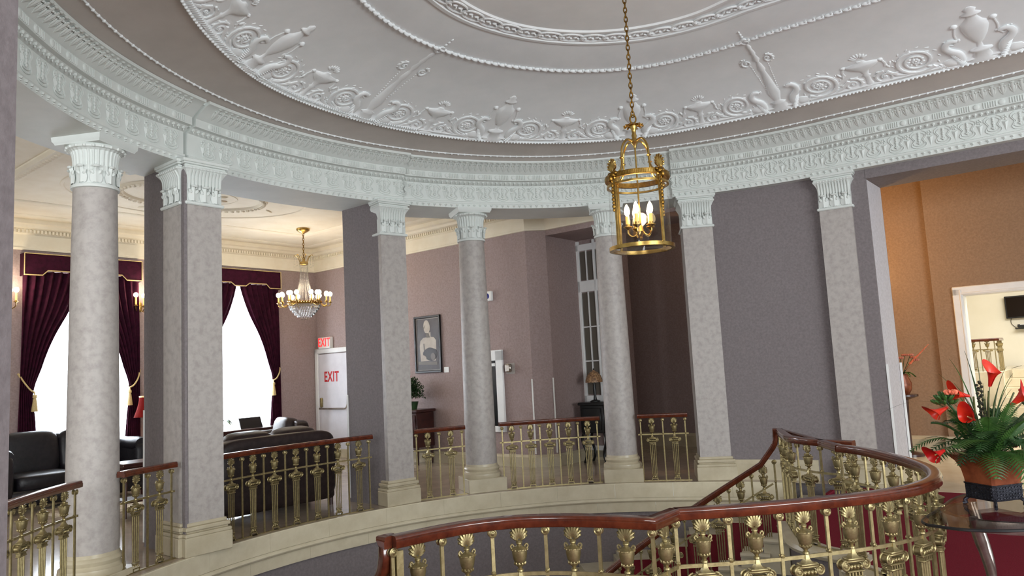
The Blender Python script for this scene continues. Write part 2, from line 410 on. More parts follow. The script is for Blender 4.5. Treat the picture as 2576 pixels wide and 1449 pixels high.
def urn_relief():
    b = RB(); b.rl([(0, .14), (.03, .14), (.05, .10), (.15, .07), (.17, .11), (.2, .1), (.22, .03), (.29, .025), (.32, .05), (.42, .095), (.54, .125), (.63, .12), (.66, .085), (.73, .05), (.76, .05), (.77, .09), (.79, .09), (.82, .045), (.86, .06), (.9, .02)])
    for sg in (-1, 1):
        b.blob(sg*.17, .64, .035, .035, .04); b.wire([(sg*.17, .62), (sg*.19, .5), (sg*.18, .4), (sg*.22, .34), (sg*.27, .37), (sg*.3, .44)], .009)
    return b
def tazza_relief():
    b = RB(); b.rl([(.02, .11), (.05, .05), (.12, .03), (.2, .028), (.23, .05), (.25, .03), (.32, .05), (.37, .13), (.42, .185), (.45, .185), (.47, .06), (.5, .04)])
    for i in range(7):
        a = radians(30+20*i); b.blob(.07*cos(a), .52+.075*sin(a), .042, .015, .02, a)
    for sg in (-1, 1):
        b.blob(sg*.19, .44, .03, .025, .03); b.wire([(sg*.2, .42), (sg*.22, .36), (sg*.21, .3)], .012)
        b.spiral(sg*.17, .12, .11, 1.4, sg, pi/2, .014, .008)
    return b
def torch_relief():
    b = RB(); b.rl([(0, .14), (.04, .12), (.13, .08), (.15, .1), (.18, .04), (.22, .05), (.34, .085), (.5, .065), (.8, .035), (.84, .055), (.95, .04), (1.0, .02), (1.06, .055), (1.16, .03), (1.2, .05), (1.3, .03), (1.36, .05), (1.42, .02)])
    for sg in (-1, 1):
        b.spiral(sg*.17, 1.03, .085, 1.3, -sg, pi/2 if sg > 0 else pi/2, .014, .008)
        for i in range(16):
            t = i/15; b.blob(sg*(.13-.06*t), .95-.6*t, .009, .012, .012, 0, 6, 4)
    n = 20; pts = [(.055*cos(2*pi*i/n), 1.5+.055*sin(2*pi*i/n), .015) for i in range(n+1)]
    b.tube(pts, .018, n=6, up=(0, 0, 1), cap=False); b.blob(0, 1.5, .022, .022, .03)
    for i in range(3): b.blob(0, 1.6+.05*i, .03-.006*i, .022, .02)
    return b
def swan_relief():
    b = RB(); pts = [(.03, .0, .0), (.07, .1, .01), (.06, .2, .015), (.0, .27, .02), (-.03, .34, .02), (.0, .41, .02), (.05, .42, .02), (.08, .4, .02)]
    b.tube(smooth_path(pts, 3), [.058-.036*i/21 for i in range(22)], n=10, up=(0, 0, 1), flat=.7)
    b.blob(-.01, .07, .1, .075, .045); b.rl([(.37, .0), (.39, .02), (.42, .02), (.43, .0)], .1)
    for i in range(12): b.blob(.085-.008*i, .03+.022*i, .042-.001*i, .007, .075-.003*i, .2, 8, 4)
    for i in range(9): b.blob(-.045+.012*max(0, i-4), .27+.02*i, .022, .007, .018, 2.3-.15*i, 6, 4)
    for i in range(10): b.blob(-.05-.02*(i % 5), .03+.03*(i//5)+.008*(i % 3), .03, .012, .03, 2.4, 6, 4)
    for i in range(4): b.blob(-.1-.035*i, .04+.02*i, .06, .02, .02, 2.6)
    b.rl([(0, .1), (.02, .11), (.03, .05)], .02)
    return b
def scroll_relief():
    b = RB(); b.spiral(0, .25, .21, 2.3, 1, -2.4, .021, .008, .16)
    for i in range(14):
        a = 2*pi*i/14; b.blob(.225*cos(a), .25+.225*sin(a), .026, .009, .012, a+1.0, 6, 4)
    for i in range(9):
        a = 2*pi*i/9; b.blob(.07*cos(a), .25+.07*sin(a), .022, .012, .02, a, 6, 4)
    b.wire([(-.2, .05), (-.12, .03), (0, .03), (.12, .05), (.22, .1), (.3, .2)], .02)
    for i in range(6): b.blob(-.2+.085*i, .035+.004*i*i, .035, .016, .02, .6)
    b.blob(.27, .3, .05, .016, .02, 1.2); b.blob(.24, .33, .04, .014, .02, 2.0)
    return b
CENT = [('urn', 66.1), ('tazza', 80.6), ('torch', 95.5), ('tazza', 110.0), ('urn', 123.4), ('tazza', 136.6), ('urn', 149.8), ('tazza', 163.0), ('torch', 175.6), ('tazza', 188.6), ('urn', 201.0), ('tazza', 214.0), ('torch', 227.0)]
for knd, ph in CENT:
    if knd == 'tazza':
        tazza_relief().dome('plaster_tazza', ph)
        scroll_relief().dome('plaster_scroll', phi_add(ph, .5), flip=True)
        scroll_relief().dome('plaster_scroll', phi_add(ph, -.5))
    else:
        (urn_relief() if knd == 'urn' else torch_relief()).dome('plaster_urn' if knd == 'urn' else 'plaster_torch', ph)
        swan_relief().dome('plaster_swan', phi_add(ph, -.27)); swan_relief().dome('plaster_swan', phi_add(ph, .27), flip=True)
def equi(tab, sp, p0, p1, off=0.0):
    pts = []; n = 900; last = None; acc = 0; out = []
    for i in range(n+1):
        ph = p0+(p1-p0)*i/n; q = ring_uv(tab, ph, off)
        if last is not None:
            acc += hypot(q[0]-last[0], q[1]-last[1])
        if last is None or acc >= sp:
            out.append(ph); acc = 0
        last = q
    return out
def ring_frame(tab, ph, off=0.0):
    a = ring_uv(tab, ph-.4, off); b = ring_uv(tab, ph+.4, off); t = W(*b)-W(*a); t.normalize()   # towards increasing angle
    n = Vector((-t.y, t.x, 0))
    c = W(*ring_uv(tab, ph, off)); ctr = W(ring_uv(tab, ph)[0]*0.3, 0)
    if n.dot(ctr-c) < 0: n = -n
    return c, n
def face_rz(n): return atan2(n.x, -n.y)
# bead line on the cove and rope border of the relief field
mb = MB()
mb.tube(ringloop(BEAD, 4.563)+ringloop(BEAD, 4.563)[:1], .008, n=6, cap=False)
for ph in equi(BEAD, .085, PH0, 232): mb.ell(RP(BEAD, ph, 4.56), (.016, .016, .014), 6, 4)
mb.build('bead_moulding', 'plaster', ceiling, kind='stuff')
mb = MB(); mb.tube(ringloop(ROPE, 4.632, .0)+ringloop(ROPE, 4.632, .0)[:1], .012, n=6, cap=False)
for ph in equi(ROPE, .04, PH0, 230): mb.ell(RP(ROPE, ph, 4.622), (.014, .014, .016), 6, 4)
for ph in equi(ROPE, .03, 165, 230):
    c, n = ring_frame(ROPE, ph, -.03); mb.box((c.x, c.y, 4.635), (.012, .07, .016), face_rz(n))
mb.build('rope_border', 'plaster', ceiling, kind='stuff')
# leaf garland and interlaced band round the middle of the dome
b = MB(); b.ell((0, 0, 0), (.042, .016, .02), 8, 5); b.ell((.025, .018, 0), (.02, .009, .014), 6, 4, Matrix.Rotation(.7, 3, 'Z')); b.ell((.025, -.018, 0), (.02, .009, .014), 6, 4, Matrix.Rotation(-.7, 3, 'Z'))
leafmesh = None
for ph in equi(GARL, .082, PH0, 212):
    c, n = ring_frame(GARL, ph); c.z = 4.99
    if leafmesh is None:
        o = b.build('garland_leaf', 'plaster', ceiling); leafmesh = o.data; o.location = c; o.rotation_euler = (0, 0, face_rz(n))
    else: place(leafmesh, 'garland_leaf', ceiling, c, (0, 0, face_rz(n)))
b = MB(); n = 22
for rx, ry in ((.135, .075), ):
    b.tube([(rx*cos(2*pi*i/n), ry*sin(2*pi*i/n), 0) for i in range(n+1)], .011, n=6, cap=False, up=(0, 0, 1))
for i in range(5): b.ell((-.08+.04*i, .012*(-1)**i, 0), (.024, .011, .016), 6, 4, Matrix.Rotation(.6*(-1)**i, 3, 'Z'))
b.ell((.125, 0, 0), (.02, .02, .02), 6, 4)
lm = None
for ph in equi(GUIO, .235, PH0, 200, -.15):
    c, n = ring_frame(GUIO, ph, -.15); c.z = 5.083
    if lm is None:
        o = b.build('guilloche_loop', 'plaster', ceiling); lm = o.data; o.location = c; o.rotation_euler = (0, 0, face_rz(n))
    else: place(lm, 'guilloche_loop', ceiling, c, (0, 0, face_rz(n)))

# ------------------------------------------------------------ entablature
def fwd(ph):
    if ph < 116.5: return -.07
    if ph < 162: return 0.0
    if ph < 197.0: return -.05
    if ph < 197.6: return .02
    if ph < 243.5: return -.05
    return -.07
EPH = sorted(set(PHS+[116.49, 116.51, 161.99, 162.01, 196.99, 197.01, 197.59, 197.61, 243.49, 243.51]))
def ent_uv(ph, f, off=0.0):
    a = ring_uv(ARCH, ph); b = ring_uv(CORN, ph); u, v = a[0]+(b[0]-a[0])*f, a[1]+(b[1]-a[1])*f
    o = off+fwd(ph)
    if ph < 90: return (u, v+o)
    if ph > 270: return (u, v-o)
    r = hypot(u, v); return (u*(r+o)/r, v*(r+o)/r)
PROF = [(0, .75, 4.47), (0, .75, 3.92), (0, 0, 3.92), (0, 0, 3.975), (.03, 0, 3.985), (.03, 0, 4.005), (0, .012, 4.015), (0, .012, 4.25), (.06, 0, 4.26), (.2, 0, 4.295), (.36, 0, 4.30), (.36, 0, 4.385), (.42, 0, 4.395), (.5, 0, 4.42), (.75, 0, 4.475), (.9, 0, 4.5), (1.0, 0, 4.505), (1.0, 0, 4.535), (.9, 0, 4.54)]
def eloop(f, off, z):
    L = [(*ent_uv(p, f, off), z) for p in EPH]; R = [(2*UC-u, v, zz) for u, v, zz in reversed(L[1:-1])]
    return [W(*p) for p in L+R]
mb = MB(); loft(mb, [eloop(*p) for p in PROF])
trim1 = mb.build('trim_1', 'plaster_trim', ang=30)
tag(trim1, 'white carved plaster entablature running round the oval hall above the columns', 'entablature', kind='structure')
def ent_frame(ph, f, off=0.0):
    a = W(*ent_uv(max(PH0, ph-.2), f, off)); b_ = W(*ent_uv(ph+.2, f, off)); t = (b_-a)
    c, n = ring_frame(ARCH, ph)
    return W(*ent_uv(ph, f, off)), n
def ent_pieces(name, mbx, sp, f, off, z, p0=PH0+.6, p1=231, shift=0.0, kindmat='plaster_trim'):
    me = None
    for ph in equi(ARCH, sp, p0+shift, p1):
        if abs(ph-197.3) < 1.6: continue
        c, n = ent_frame(ph, f, off); c.z = z
        if me is None:
            o = mbx.build(name, kindmat, trim1, ang=50); me = o.data; o.location = c; o.rotation_euler = (0, 0, face_rz(n))
        else: place(me, name, trim1, c, (0, 0, face_rz(n)))
def lyre():
    b = MB()
    for k in (1.0, .74):
        half = [(.028, .2), (.052, .178), (.058, .15), (.04, .115), (.034, .09), (.052, .05), (.04, .02), (0, .006)]
        pts = [(x*k*1.55, -.004, .105+(z-.105)*k*1.08) for x, z in half]+[(-x*k*1.55, -.004, .105+(z-.105)*k*1.08) for x, z in half[-2::-1]]
        b.tube(smooth_path(pts, 2), .006, n=5)
    for z, r in ((.06, .016), (.09, .013), (.12, .018), (.15, .012), (.175, .014)): b.ell((0, -.004, z), (r, .012, .02), 6, 4)
    b.ell((.016, -.004, .065), (.009, .009, .012), 6, 3); b.ell((-.016, -.004, .065), (.009, .009, .012), 6, 3)
    return b
def cone_motif():
    b = MB(); b.add([(-.034, 0, .12), (.034, 0, .12), (0, 0, .0), (0, -.018, .1)], [(0, 3, 1), (1, 3, 2), (2, 3, 0), (0, 1, 2)])
    for i in range(5):
        a = 2*pi*i/5; b.ell((.02*cos(a), -.003, .16+.02*sin(a)), (.013, .009, .013), 6, 4)
    b.ell((0, -.005, .155), (.008, .012, .008), 6, 4)
    return b
ent_pieces('frieze_lyre', lyre(), .245, 0, .010, 4.03)
ent_pieces('frieze_cone', cone_motif(), .245, 0, .010, 4.035, shift=1.35)
b = MB()
for i in range(6): b.bbox((-.06+.024*i, -.004, .04), (.013, .014, .066), .004)
ent_pieces('fluted_block', b, .245, .36, 0, 4.302)
b = MB(); b.lathe([(.036, 0), (.03, .008), (.02, .012), (.004, .014)], 10); b.v = [(x, -z, y+.042) for x, y, z in b.v]
ent_pieces('patera', b, .245, .36, 0, 4.302, shift=1.35)
b = MB(); M = Matrix.Rotation(-atan2(.1, .15), 3, 'X')
b.ell((0, -.066, .052), (.02, .085, .009), 8, 5, M); b.ell((0, -.136, .094), (.024, .016, .010), 8, 4)
for s in (-1, 1): b.ell((s*.022, -.05, .044), (.012, .05, .007), 6, 4, Matrix.Rotation(s*.3, 3, 'Z') @ M); b.ell((s*.026, -.1, .074), (.010, .014, .009), 6, 4)
ent_pieces('cornice_leaf', b, .082, .46, 0, 4.402)
mb = MB()
for ph in equi(ARCH, .06, PH0+.5, 231):
    if abs(ph-197.3) < .6: continue
    c, n = ent_frame(ph, .13); mb.ell((c.x, c.y, 4.277), (.02, .02, .018), 6, 4)
    mb.ell((c.x-n.x*.0, c.y-n.y*.0, 4.262), (.008, .008, .02), 5, 3)
mb.build('leaf_moulding', 'plaster_trim', trim1, kind='stuff')
mb = MB()
for ph in equi(ARCH, .068, PH0+.5, 231):
    if abs(ph-197.3) < .6: continue
    c, n = ent_frame(ph, 0, 0); mb.ell((c.x, c.y, 3.957), (.022, .022, .014), 6, 4)
    mb.ell((c.x, c.y, 3.935), (.014, .014, .006), 5, 3)
mb.build('rosette_moulding', 'plaster_trim', trim1, kind='stuff')

# ------------------------------------------------------------ walls
def uvbox(mb, u0, u1, v0, v1, z0, z1):
    c = W((u0+u1)/2, (v0+v1)/2, (z0+z1)/2); return mb.box(c, (abs(u1-u0), abs(v1-v0), z1-z0), ROT)
def uvprism(mb, poly, z0, z1):
    return mb.prism([(W(u, v).x, W(u, v).y) for u, v in poly], z0, z1)
def struct(name, mbx, m, label, cat, smooth=False):
    o = mbx.build(name, m, smooth=smooth); return tag(o, label, cat, kind='structure')
HC = 4.43
# outer wall of the lounge with two tall window openings
mb = MB(); WIN = [(-.95, .79, .85), (1.88, 3.64, .78)]
uvbox(mb, -11.25, -11.0, -6.0, -.95, 0, HC); uvbox(mb, -11.25, -11.0, .79, 1.88, 0, HC); uvbox(mb, -11.25, -11.0, 3.64, 4.9, 0, HC)
for a, b_, z0 in WIN: uvbox(mb, -11.25, -11.0, a, b_, 0, z0); uvbox(mb, -11.25, -11.0, a, b_, 3.62, HC)
struct('wall_window_side', mb, 'wallpaper_warmlit', 'mauve papered lounge wall holding the two tall draped windows', 'wall')
mb = MB(); uvprism(mb, [(-11.25, 4.65), (-5.1, 4.65), (-4.85, 4.9), (-4.85, 5.84), (-5.1, 6.1), (-11.25, 6.1)], 0, HC)
struct('wall_back', mb, 'wallpaper_warmlit', 'mauve papered hallway wall carrying the exit door and the framed picture', 'wall')
mb = MB(); uvbox(mb, -4.85, -1.2, 4.9, 5.84, 3.86, HC)
struct('wall_header', mb, 'wallpaper_warmlit', 'mauve header dropping low over the recess beside the hallway corner', 'wall')
mb = MB(); uvbox(mb, -4.86, -3.93, 5.84, 6.02, 0, HC)
struct('wall_partition', mb, 'wallpaper_warmlit', 'mauve partition at the back of the recess holding the white paned door', 'wall')
mb = MB(); uvbox(mb, -7, -2.36, 7.97, 8.2, 0, HC)
struct('wall_end', mb, 'wallpaper_warmlit', 'dim mauve wall closing the passage behind the third round column', 'wall')
# curved wall of the oval right of the last square pier
mb = MB(); phw = [115.2-i*(115.2-86.24)/14 for i in range(15)]
poly = [ring_uv(ARCH, p, .06) for p in phw]; poly[-1] = (.26, poly[-1][1]); poly += [(.26, 5.62), (-1.9, 5.62), (-2.2, 5.1)]
uvprism(mb, poly, -3.6, 4.0)
struct('wall_right', mb, 'wallpaper', 'grey mauve papered curved wall panel between the two flat pilasters', 'wall')
mb = MB(); uvprism(mb, [(.26, 4.86), (2.5, 4.94), (4.74, 4.86), (4.74, 5.62), (.26, 5.62)], 3.8, 4.0); struct('wall_lintel', mb, 'wallpaper', 'grey mauve lintel across the wide opening on the right', 'wall')
mb = MB(); uvprism(mb, [(4.74, 4.86), (6.7, 4.7), (6.7, 5.62), (4.74, 5.62)], -3.6, 4.0); struct('wall_far_right', mb, 'wallpaper', 'grey mauve wall beyond the wide opening at the far right', 'wall')
mb = MB(); uvbox(mb, .255, .262, 4.9, 5.6, .02, 3.795)
struct('wall_reveal', mb, 'wallpaper_lit', 'side of the wide opening right of the last pilaster, light painted in pale lavender', 'wall')
# passage room through the opening
mb = MB(); uvbox(mb, -2.2, .36, 8.1, 8.5, 0, 4.7); uvbox(mb, .34, .74, 8.0, 8.25, 0, 4.7); uvbox(mb, .74, 6.0, 8.0, 8.25, 2.42, 4.7); uvbox(mb, 3.0, 6.0, 8.0, 8.25, 0, 2.42); uvbox(mb, -2.35, -2.2, 5.62, 8.5, 0, 4.7)
struct('wall_passage', mb, 'wallpaper_tan', 'tan papered wall glowing in lamp light beyond the wide opening', 'wall')
mb = MB(); uvbox(mb, -2.35, 7.0, 5.62, 8.5, 4.7, 4.8); struct('ceiling_passage', mb, 'plaster', 'plain plaster ceiling of the passage beyond the wide opening', 'ceiling')
# bright room behind the doorway
mb = MB(); uvbox(mb, -3.2, 5, 15.0, 15.2, 0, 4.2); uvbox(mb, -3.2, -3.0, 8.5, 15.0, 0, 4.2); uvbox(mb, 4.8, 5, 8.25, 15, 0, 4.2)
struct('wall_bright_room', mb, 'wall_cream', 'sunny cream wall of the far room holding the television', 'wall')
mb = MB(); uvbox(mb, -3.2, 5, 8.25, 15.2, 4.2, 4.4); struct('ceiling_bright_room', mb, 'plaster_cream', 'cream ceiling of the bright far room', 'ceiling')
# short walls behind the square piers
mb = MB(); uvbox(mb, -5.56, -4.80, 1.17, 1.5, 0, 3.93); struct('wall_stub_far', mb, 'wallpaper', 'mauve papered wall stub running back from the square pier beside the lounge opening', 'wall')
mb = MB(); uvbox(mb, -5.49, -4.66, -1.55, -1.16, 0, 3.93); struct('wall_stub_near', mb, 'wallpaper', 'mauve papered wall stub behind the corner pier next to the big left column', 'wall')
mb = MB(); mb.box((-1.75, 1.1, 2.3), (1.6, .6, 4.6)); struct('wall_jamb', mb, 'wallpaper', 'pale papered wall edge along the left border of the view', 'wall')
# lounge and hallway ceiling: ring outside the beam
mb = MB(); P = []
for i in range(81):
    ph = 62+(300-62)*i/80; a = RP(ARCH, ph, HC, .55); u, v = ring_uv(ARCH, ph, 0); l = hypot(u, v); P.append([a, W(u/l*15.5, v/l*15.5, HC)])
mb.grid(P); lounge_ceiling = mb.build('ceiling_lounge', 'plaster_cream', smooth=False)
tag(lounge_ceiling, 'warm cream lounge ceiling with raised plaster rings and mouldings', 'ceiling', kind='structure')
# cream frieze and dentil cornice along lounge and hallway walls
def wall_run(mb, pts, prof):
    path = [W(u, v, 0) for u, v in pts]; mb.sweep(path, prof)
mb = MB(); run = [(-11.0, -6), (-11.0, 4.65), (-5.1, 4.65), (-4.85, 4.9), (-1.2, 4.9)]
wall_run(mb, run, [(0, 3.95), (.03, 3.955), (.03, 3.985), (.02, 3.99), (.02, 4.2), (.06, 4.22), (.06, 4.27), (.14, 4.30), (.16, 4.34), (.2, 4.36), (.2, 4.43), (-.05, 4.43), (-.05, 3.95)])
trim2 = mb.build('trim_2', 'plaster_cream', ang=25); tag(trim2, 'cream frieze and dentil cornice along the top of the lounge and hallway walls', 'cornice', kind='structure')
mb = MB()
for (ua, va), (ub, vb) in zip(run, run[1:]):
    L = hypot(ub-ua, vb-va); n = int(L/.055)
    if L < .5: continue
    du, dv = (ub-ua)/L, (vb-va)/L
    for i in range(n):
        s = (i+.5)*L/n; c = W(ua+du*s+dv*.075, va+dv*s-du*.075, 4.25); mb.box(c, (.03, .05, .05), ROT+atan2(dv, du))
mb.build('dentil_course', 'plaster_cream', trim2, smooth=False, kind='stuff')
# raised rings and mouldings on the lounge ceiling
def ceil_ring(name, cu, cv, ru, rv, r, z=HC, n=64, knob=0):
    b = MB(); pts = [W(cu+ru*cos(2*pi*i/n), cv+rv*sin(2*pi*i/n), z) for i in range(n+1)]; b.tube(pts, r, n=8, cap=False, up=(0, 0, 1), flat=.7)
    for i in range(knob):
        a = 2*pi*i/knob; b.ell(W(cu+ru*cos(a), cv+rv*sin(a), z-r*.5), (r*.6, r*.6, r*.6), 6, 4)
    return b.build(name, 'plaster_cream', lounge_ceiling)
for cu, cv, ru, rv, r, k in ((-7.9, .3, .75, 1.05, .06, 60), (-7.9, .3, 1.35, 1.75, .025, 0), (-7.9, .3, .45, .62, .015, 0), (-7.25, 2.05, .22, .3, .03, 0), (-8.3, -2.4, .3, .42, .03, 0)): ceil_ring('ceiling_ring', cu, cv, ru, rv, r, knob=k)
b = MB()
for i in range(8):
    a = 2*pi*i/8; b.ell(W(-7.9+.3*cos(a), .3+.42*sin(a), HC-.005), (.1, .03, .02), 8, 4, Matrix.Rotation(ROT+a, 3, 'Z'))
    b.ell(W(-7.9+1.05*cos(a+.2), .3+1.4*sin(a+.2), HC-.005), (.12, .03, .02), 8, 4, Matrix.Rotation(ROT+a+.6, 3, 'Z'))
for q in range(10): b.ell(W(-7.5+.03*q, 1.55+.05*q, HC-.005), (.045, .02, .015), 6, 4, Matrix.Rotation(ROT+q, 3, 'Z'))
b.build('ceiling_leaf_spray', 'plaster_cream', lounge_ceiling, kind='stuff')
b = MB()
for pts in ([(-10.55, -6), (-10.55, 4.2), (-5.2, 4.2)], [(-9.6, -6), (-9.6, 3.4), (-6, 3.4)]):
    wall_run(b, pts, [(-.09, 4.44), (-.09, 4.425), (-.06, 4.405), (.0, 4.40), (.06, 4.405), (.09, 4.425), (.09, 4.44)])
b.build('ceiling_moulding', 'plaster_cream', lounge_ceiling)
b = MB()
for pts in ([(-9.2, -1.95), (-6.3, -1.95)], [(-5.5, 2.6), (-4.2, 3.9)]):
    wall_run(b, pts, [(-.1, 4.44), (-.1, 4.41), (-.07, 4.38), (.07, 4.38), (.1, 4.41), (.1, 4.44)])
    (ua, va), (ub, vb) = pts; L = hypot(ub-ua, vb-va)
    for i in range(int(L/.09)):
        s = (i+.5)*.09/L; b.ell(W(ua+(ub-ua)*s, va+(vb-va)*s, 4.38), (.04, .04, .016), 6, 4)
b.build('ceiling_rib', 'plaster_cream', lounge_ceiling)
# baseboards
def base_run(name, pts, label, h=.2, flip=False):
    b = MB(); sgn = -1 if flip else 1
    wall_run(b, pts, [(-.02*sgn, 0), (.045*sgn, 0), (.045*sgn, h*.8), (.03*sgn, h*.9), (.02*sgn, h), (-.02*sgn, h)])
    o = b.build(name, 'marble_base', ang=25); return tag(o, label, 'baseboard', kind='structure')
base_run('baseboard_window_side', [(-11.0, -6), (-11.0, 4.65)], 'stone baseboard under the lounge windows')
base_run('baseboard_back', [(-11.0, 4.65), (-5.1, 4.65), (-4.85, 4.9), (-4.85, 5.84), (-3.93, 5.84)], 'stone baseboard turning the hallway corner below the picture')
base_run('baseboard_end', [(-7, 7.97), (-2.36, 7.97)], 'stone baseboard of the dim end wall', .25)
base_run('baseboard_panel', [ring_uv(ARCH, p, .06) for p in (110.5, 107, 103, 100, 97.5)], 'tall marble baseboard under the curved panel between the flat pilasters', .26)
base_run('baseboard_opening', [(-.1, 4.83), (.26, 4.86), (.26, 5.62)], 'marble baseboard at the side of the wide opening', .2)
base_run('baseboard_passage', [(-2.2, 8.1), (.34, 8.1), (.34, 8.0), (.62, 8.0)], 'marble baseboard of the tan passage wall', .25)

# ------------------------------------------------------------ floors, gallery edge, stair well
def edge_uv(ph, off=0.0): return ring_uv(ARCH, ph, -.19+off)
mb = MB(); P = []
for i in range(101):
    ph = 96+(266-96)*i/100; u, v = edge_uv(ph); l = hypot(u, v); P.append([W(u, v, 0), W(u/l*15.5, v/l*15.5, 0)])
mb.grid(P); struct('floor', mb, 'floor_stone', 'polished brown stone floor of the gallery, lounge and hallway', 'floor')
mb = MB(); uvprism(mb, [(.0, 4.46), (5.2, 4.46), (5.2, 15.2), (-3.2, 15.2), (-3.2, 8.3), (-2.4, 8.3), (-2.4, 5.5), (0, 5.5)], -.1, .004)
struct('floor_passage', mb, 'floor_pale', 'pale marble floor of the passage beyond the red carpet', 'floor')
# marble fascia of the gallery edge, in separate slabs, with a rounded moulding
fascia = thing('trim_3', 'polished cream marble edge of the gallery above the stair well', 'fascia', W(*edge_uv(180)), kind='structure')
fo = fascia.location
def slab(name, p0, p1, prof, m='marble'):
    n = max(2, int((p1-p0)/1.0)); path = [W(*edge_uv(p0+(p1-p0)*i/n), 0) for i in range(n+1)]
    b = MB(); b.sweep(path, prof); return b.build(name, m, fascia, org=fo, ang=30)
g = .012
for i in range(17):
    p0, p1 = 101+i*9.5, 101+(i+1)*9.5
    slab('marble_slab', p0+g, p1-g, [(.012, 0.003), (-.02, .003), (-.025, -.005), (-.025, -.19), (.012, -.19)])
    slab('marble_slab', p0+3+g, p1+3-g, [(.06, -.25), (-.01, -.25), (-.01, -.38), (.06, -.38)])
for i in range(8): slab('rounded_moulding', 101+i*20+g, 101+(i+1)*20-g, [(.06, -.192)]+[(-.03-.03*sin(pi*k/6), -.192-.056*k/6) for k in range(7)]+[(.06, -.248)])
mb = MB(); P = []
for i in range(121):
    ph = 92+(268-92)*i/120; u, v = edge_uv(ph, .04); P.append([W(u, v, -.3), W(u, v, -3.6)])
mb.grid(P); struct('wall_well', mb, 'wallpaper', 'grey mauve papered wall of the stair well below the marble edge', 'wall', smooth=True)
mb = MB(); uvbox(mb, -6, 6, -6, 6, -3.7, -3.6); struct('floor_lower', mb, 'carpet_red', 'red carpeted floor at the bottom of the stair well', 'floor')
# opening of the well: rail line measured from the newel at the far flight round to the newel at the near flight
SEG_B = [(-.17, 2.24), (.0, 1.88), (.16, 1.58), (.32, 1.42), (.52, 1.31), (.78, 1.27)]
ARC = [(.76, .96), (.95, .83), (1.15, .6), (1.33, .36), (1.47, .14), (1.57, -.07), (1.63, -.29), (1.645, -.5), (1.6, -.75), (1.48, -1.02), (1.33, -1.23), (1.13, -1.48), (.93, -1.68), (.76, -1.83)]
SEG_A = [(.76, -2.06), (.5, -2.12), (.3, -2.2), (.12, -2.33), (-.02, -2.56), (-.1, -2.9)]
PB, PA, PC = smooth_path(SEG_B, 5), smooth_path(SEG_A, 5), smooth_path(ARC, 4)
DP = PB+PC+PA
outer = [(-.15, 4.46), (.3, 4.46), (1, 4.46), (2, 4.46), (3.5, 4.46), (6, 4.46), (7.5, 2), (7.5, -3), (7.5, -7), (3, -7.5), (1.5, -7.5), (.5, -7.5), (-.3, -7.5)]
def resamp(pts, n):
    L = arclen([(*p, 0) for p in pts]); return [at_len([(*p, 0) for p in pts], L, L[-1]*i/(n-1))[0] for i in range(n)]
di = resamp(DP, 140); do = resamp(outer, 140)
mb = MB(); mb.grid([[W(a.x+.0, a.y, 0), W(a.x+(b_.x-a.x)*.3, a.y+(b_.y-a.y)*.3, 0), W(b_.x, b_.y, 0)] for a, b_ in zip(di, do)])
struct('floor_carpet', mb, 'carpet_red', 'deep red carpet round the head of the stairs', 'floor')
mb = MB()
for path in (PB, PC, PA): mb.sweep([W(u, v, 0) for u, v in path], [(-.09, 0.012), (.05, .012), (.09, -.004), (.105, -.035), (.09, -.065), (.05, -.08), (-.09, -.08)])
uvbox(mb, .68, .86, .9, 1.3, -.08, .011); uvbox(mb, .68, .86, -2.1, -1.78, -.08, .011)
curb = mb.build('trim_4', 'marble_base', ang=40); tag(curb, 'rounded stone curb round the open well at the head of the stairs', 'curb', kind='structure')
mb = MB(); mb.grid([[W(p[0]-.02*(1 if p[0] > .5 else 0), p[1], -.05), W(p[0], p[1], -3.6)] for p in DP]); struct('wall_well_head', mb, 'wallpaper', 'mauve papered wall below the rounded curb of the well', 'wall', smooth=True)
# ------------------------------------------------------------ round columns
def fluted_bell(n, prof, amp):
    b = MB(); m = n*4
    vs = []; fs = []
    for r, z, k in prof:
        for i in range(m):
            a = 2*pi*i/m; q = (i % 4); rr = r*(1-amp*k*(1 if q in (1, 2) else 0)); vs.append((rr*cos(a), rr*sin(a), z))
    for j in range(len(prof)-1):
        for i in range(m): fs.append((j*m+i, j*m+(i+1) % m, (j+1)*m+(i+1) % m, (j+1)*m+i))
    fs += [tuple(range(m-1, -1, -1)), tuple(range((len(prof)-1)*m, len(prof)*m))]
    return b.add(vs, fs)
def acanthus(h=.15, w=.08):
    b = MB(); n = 7; P = []
    for i in range(n):
        t = i/(n-1); z = h*t; wd = w*(.55+.45*sin(pi*min(1, t*1.15)))*(1-.55*t*t); bow = -.012-.03*max(0, t-.55)**1.2*2
        P.append([(-wd/2, bow*.3, z-.012*(i % 2)), (-wd/4, bow*.8, z+.006), (0, bow-.01, z), (wd/4, bow*.8, z+.006), (wd/2, bow*.3, z-.012*(i % 2))])
    b.grid(P); b.ell((0, -.035, h-.008), (w*.3, .018, .014), 8, 4)
    for s in (-1, 1): b.ell((s*w*.28, -.014, h*.62), (w*.13, .012, h*.16), 6, 4, Matrix.Rotation(s*.5, 3, 'Y'))
    return b
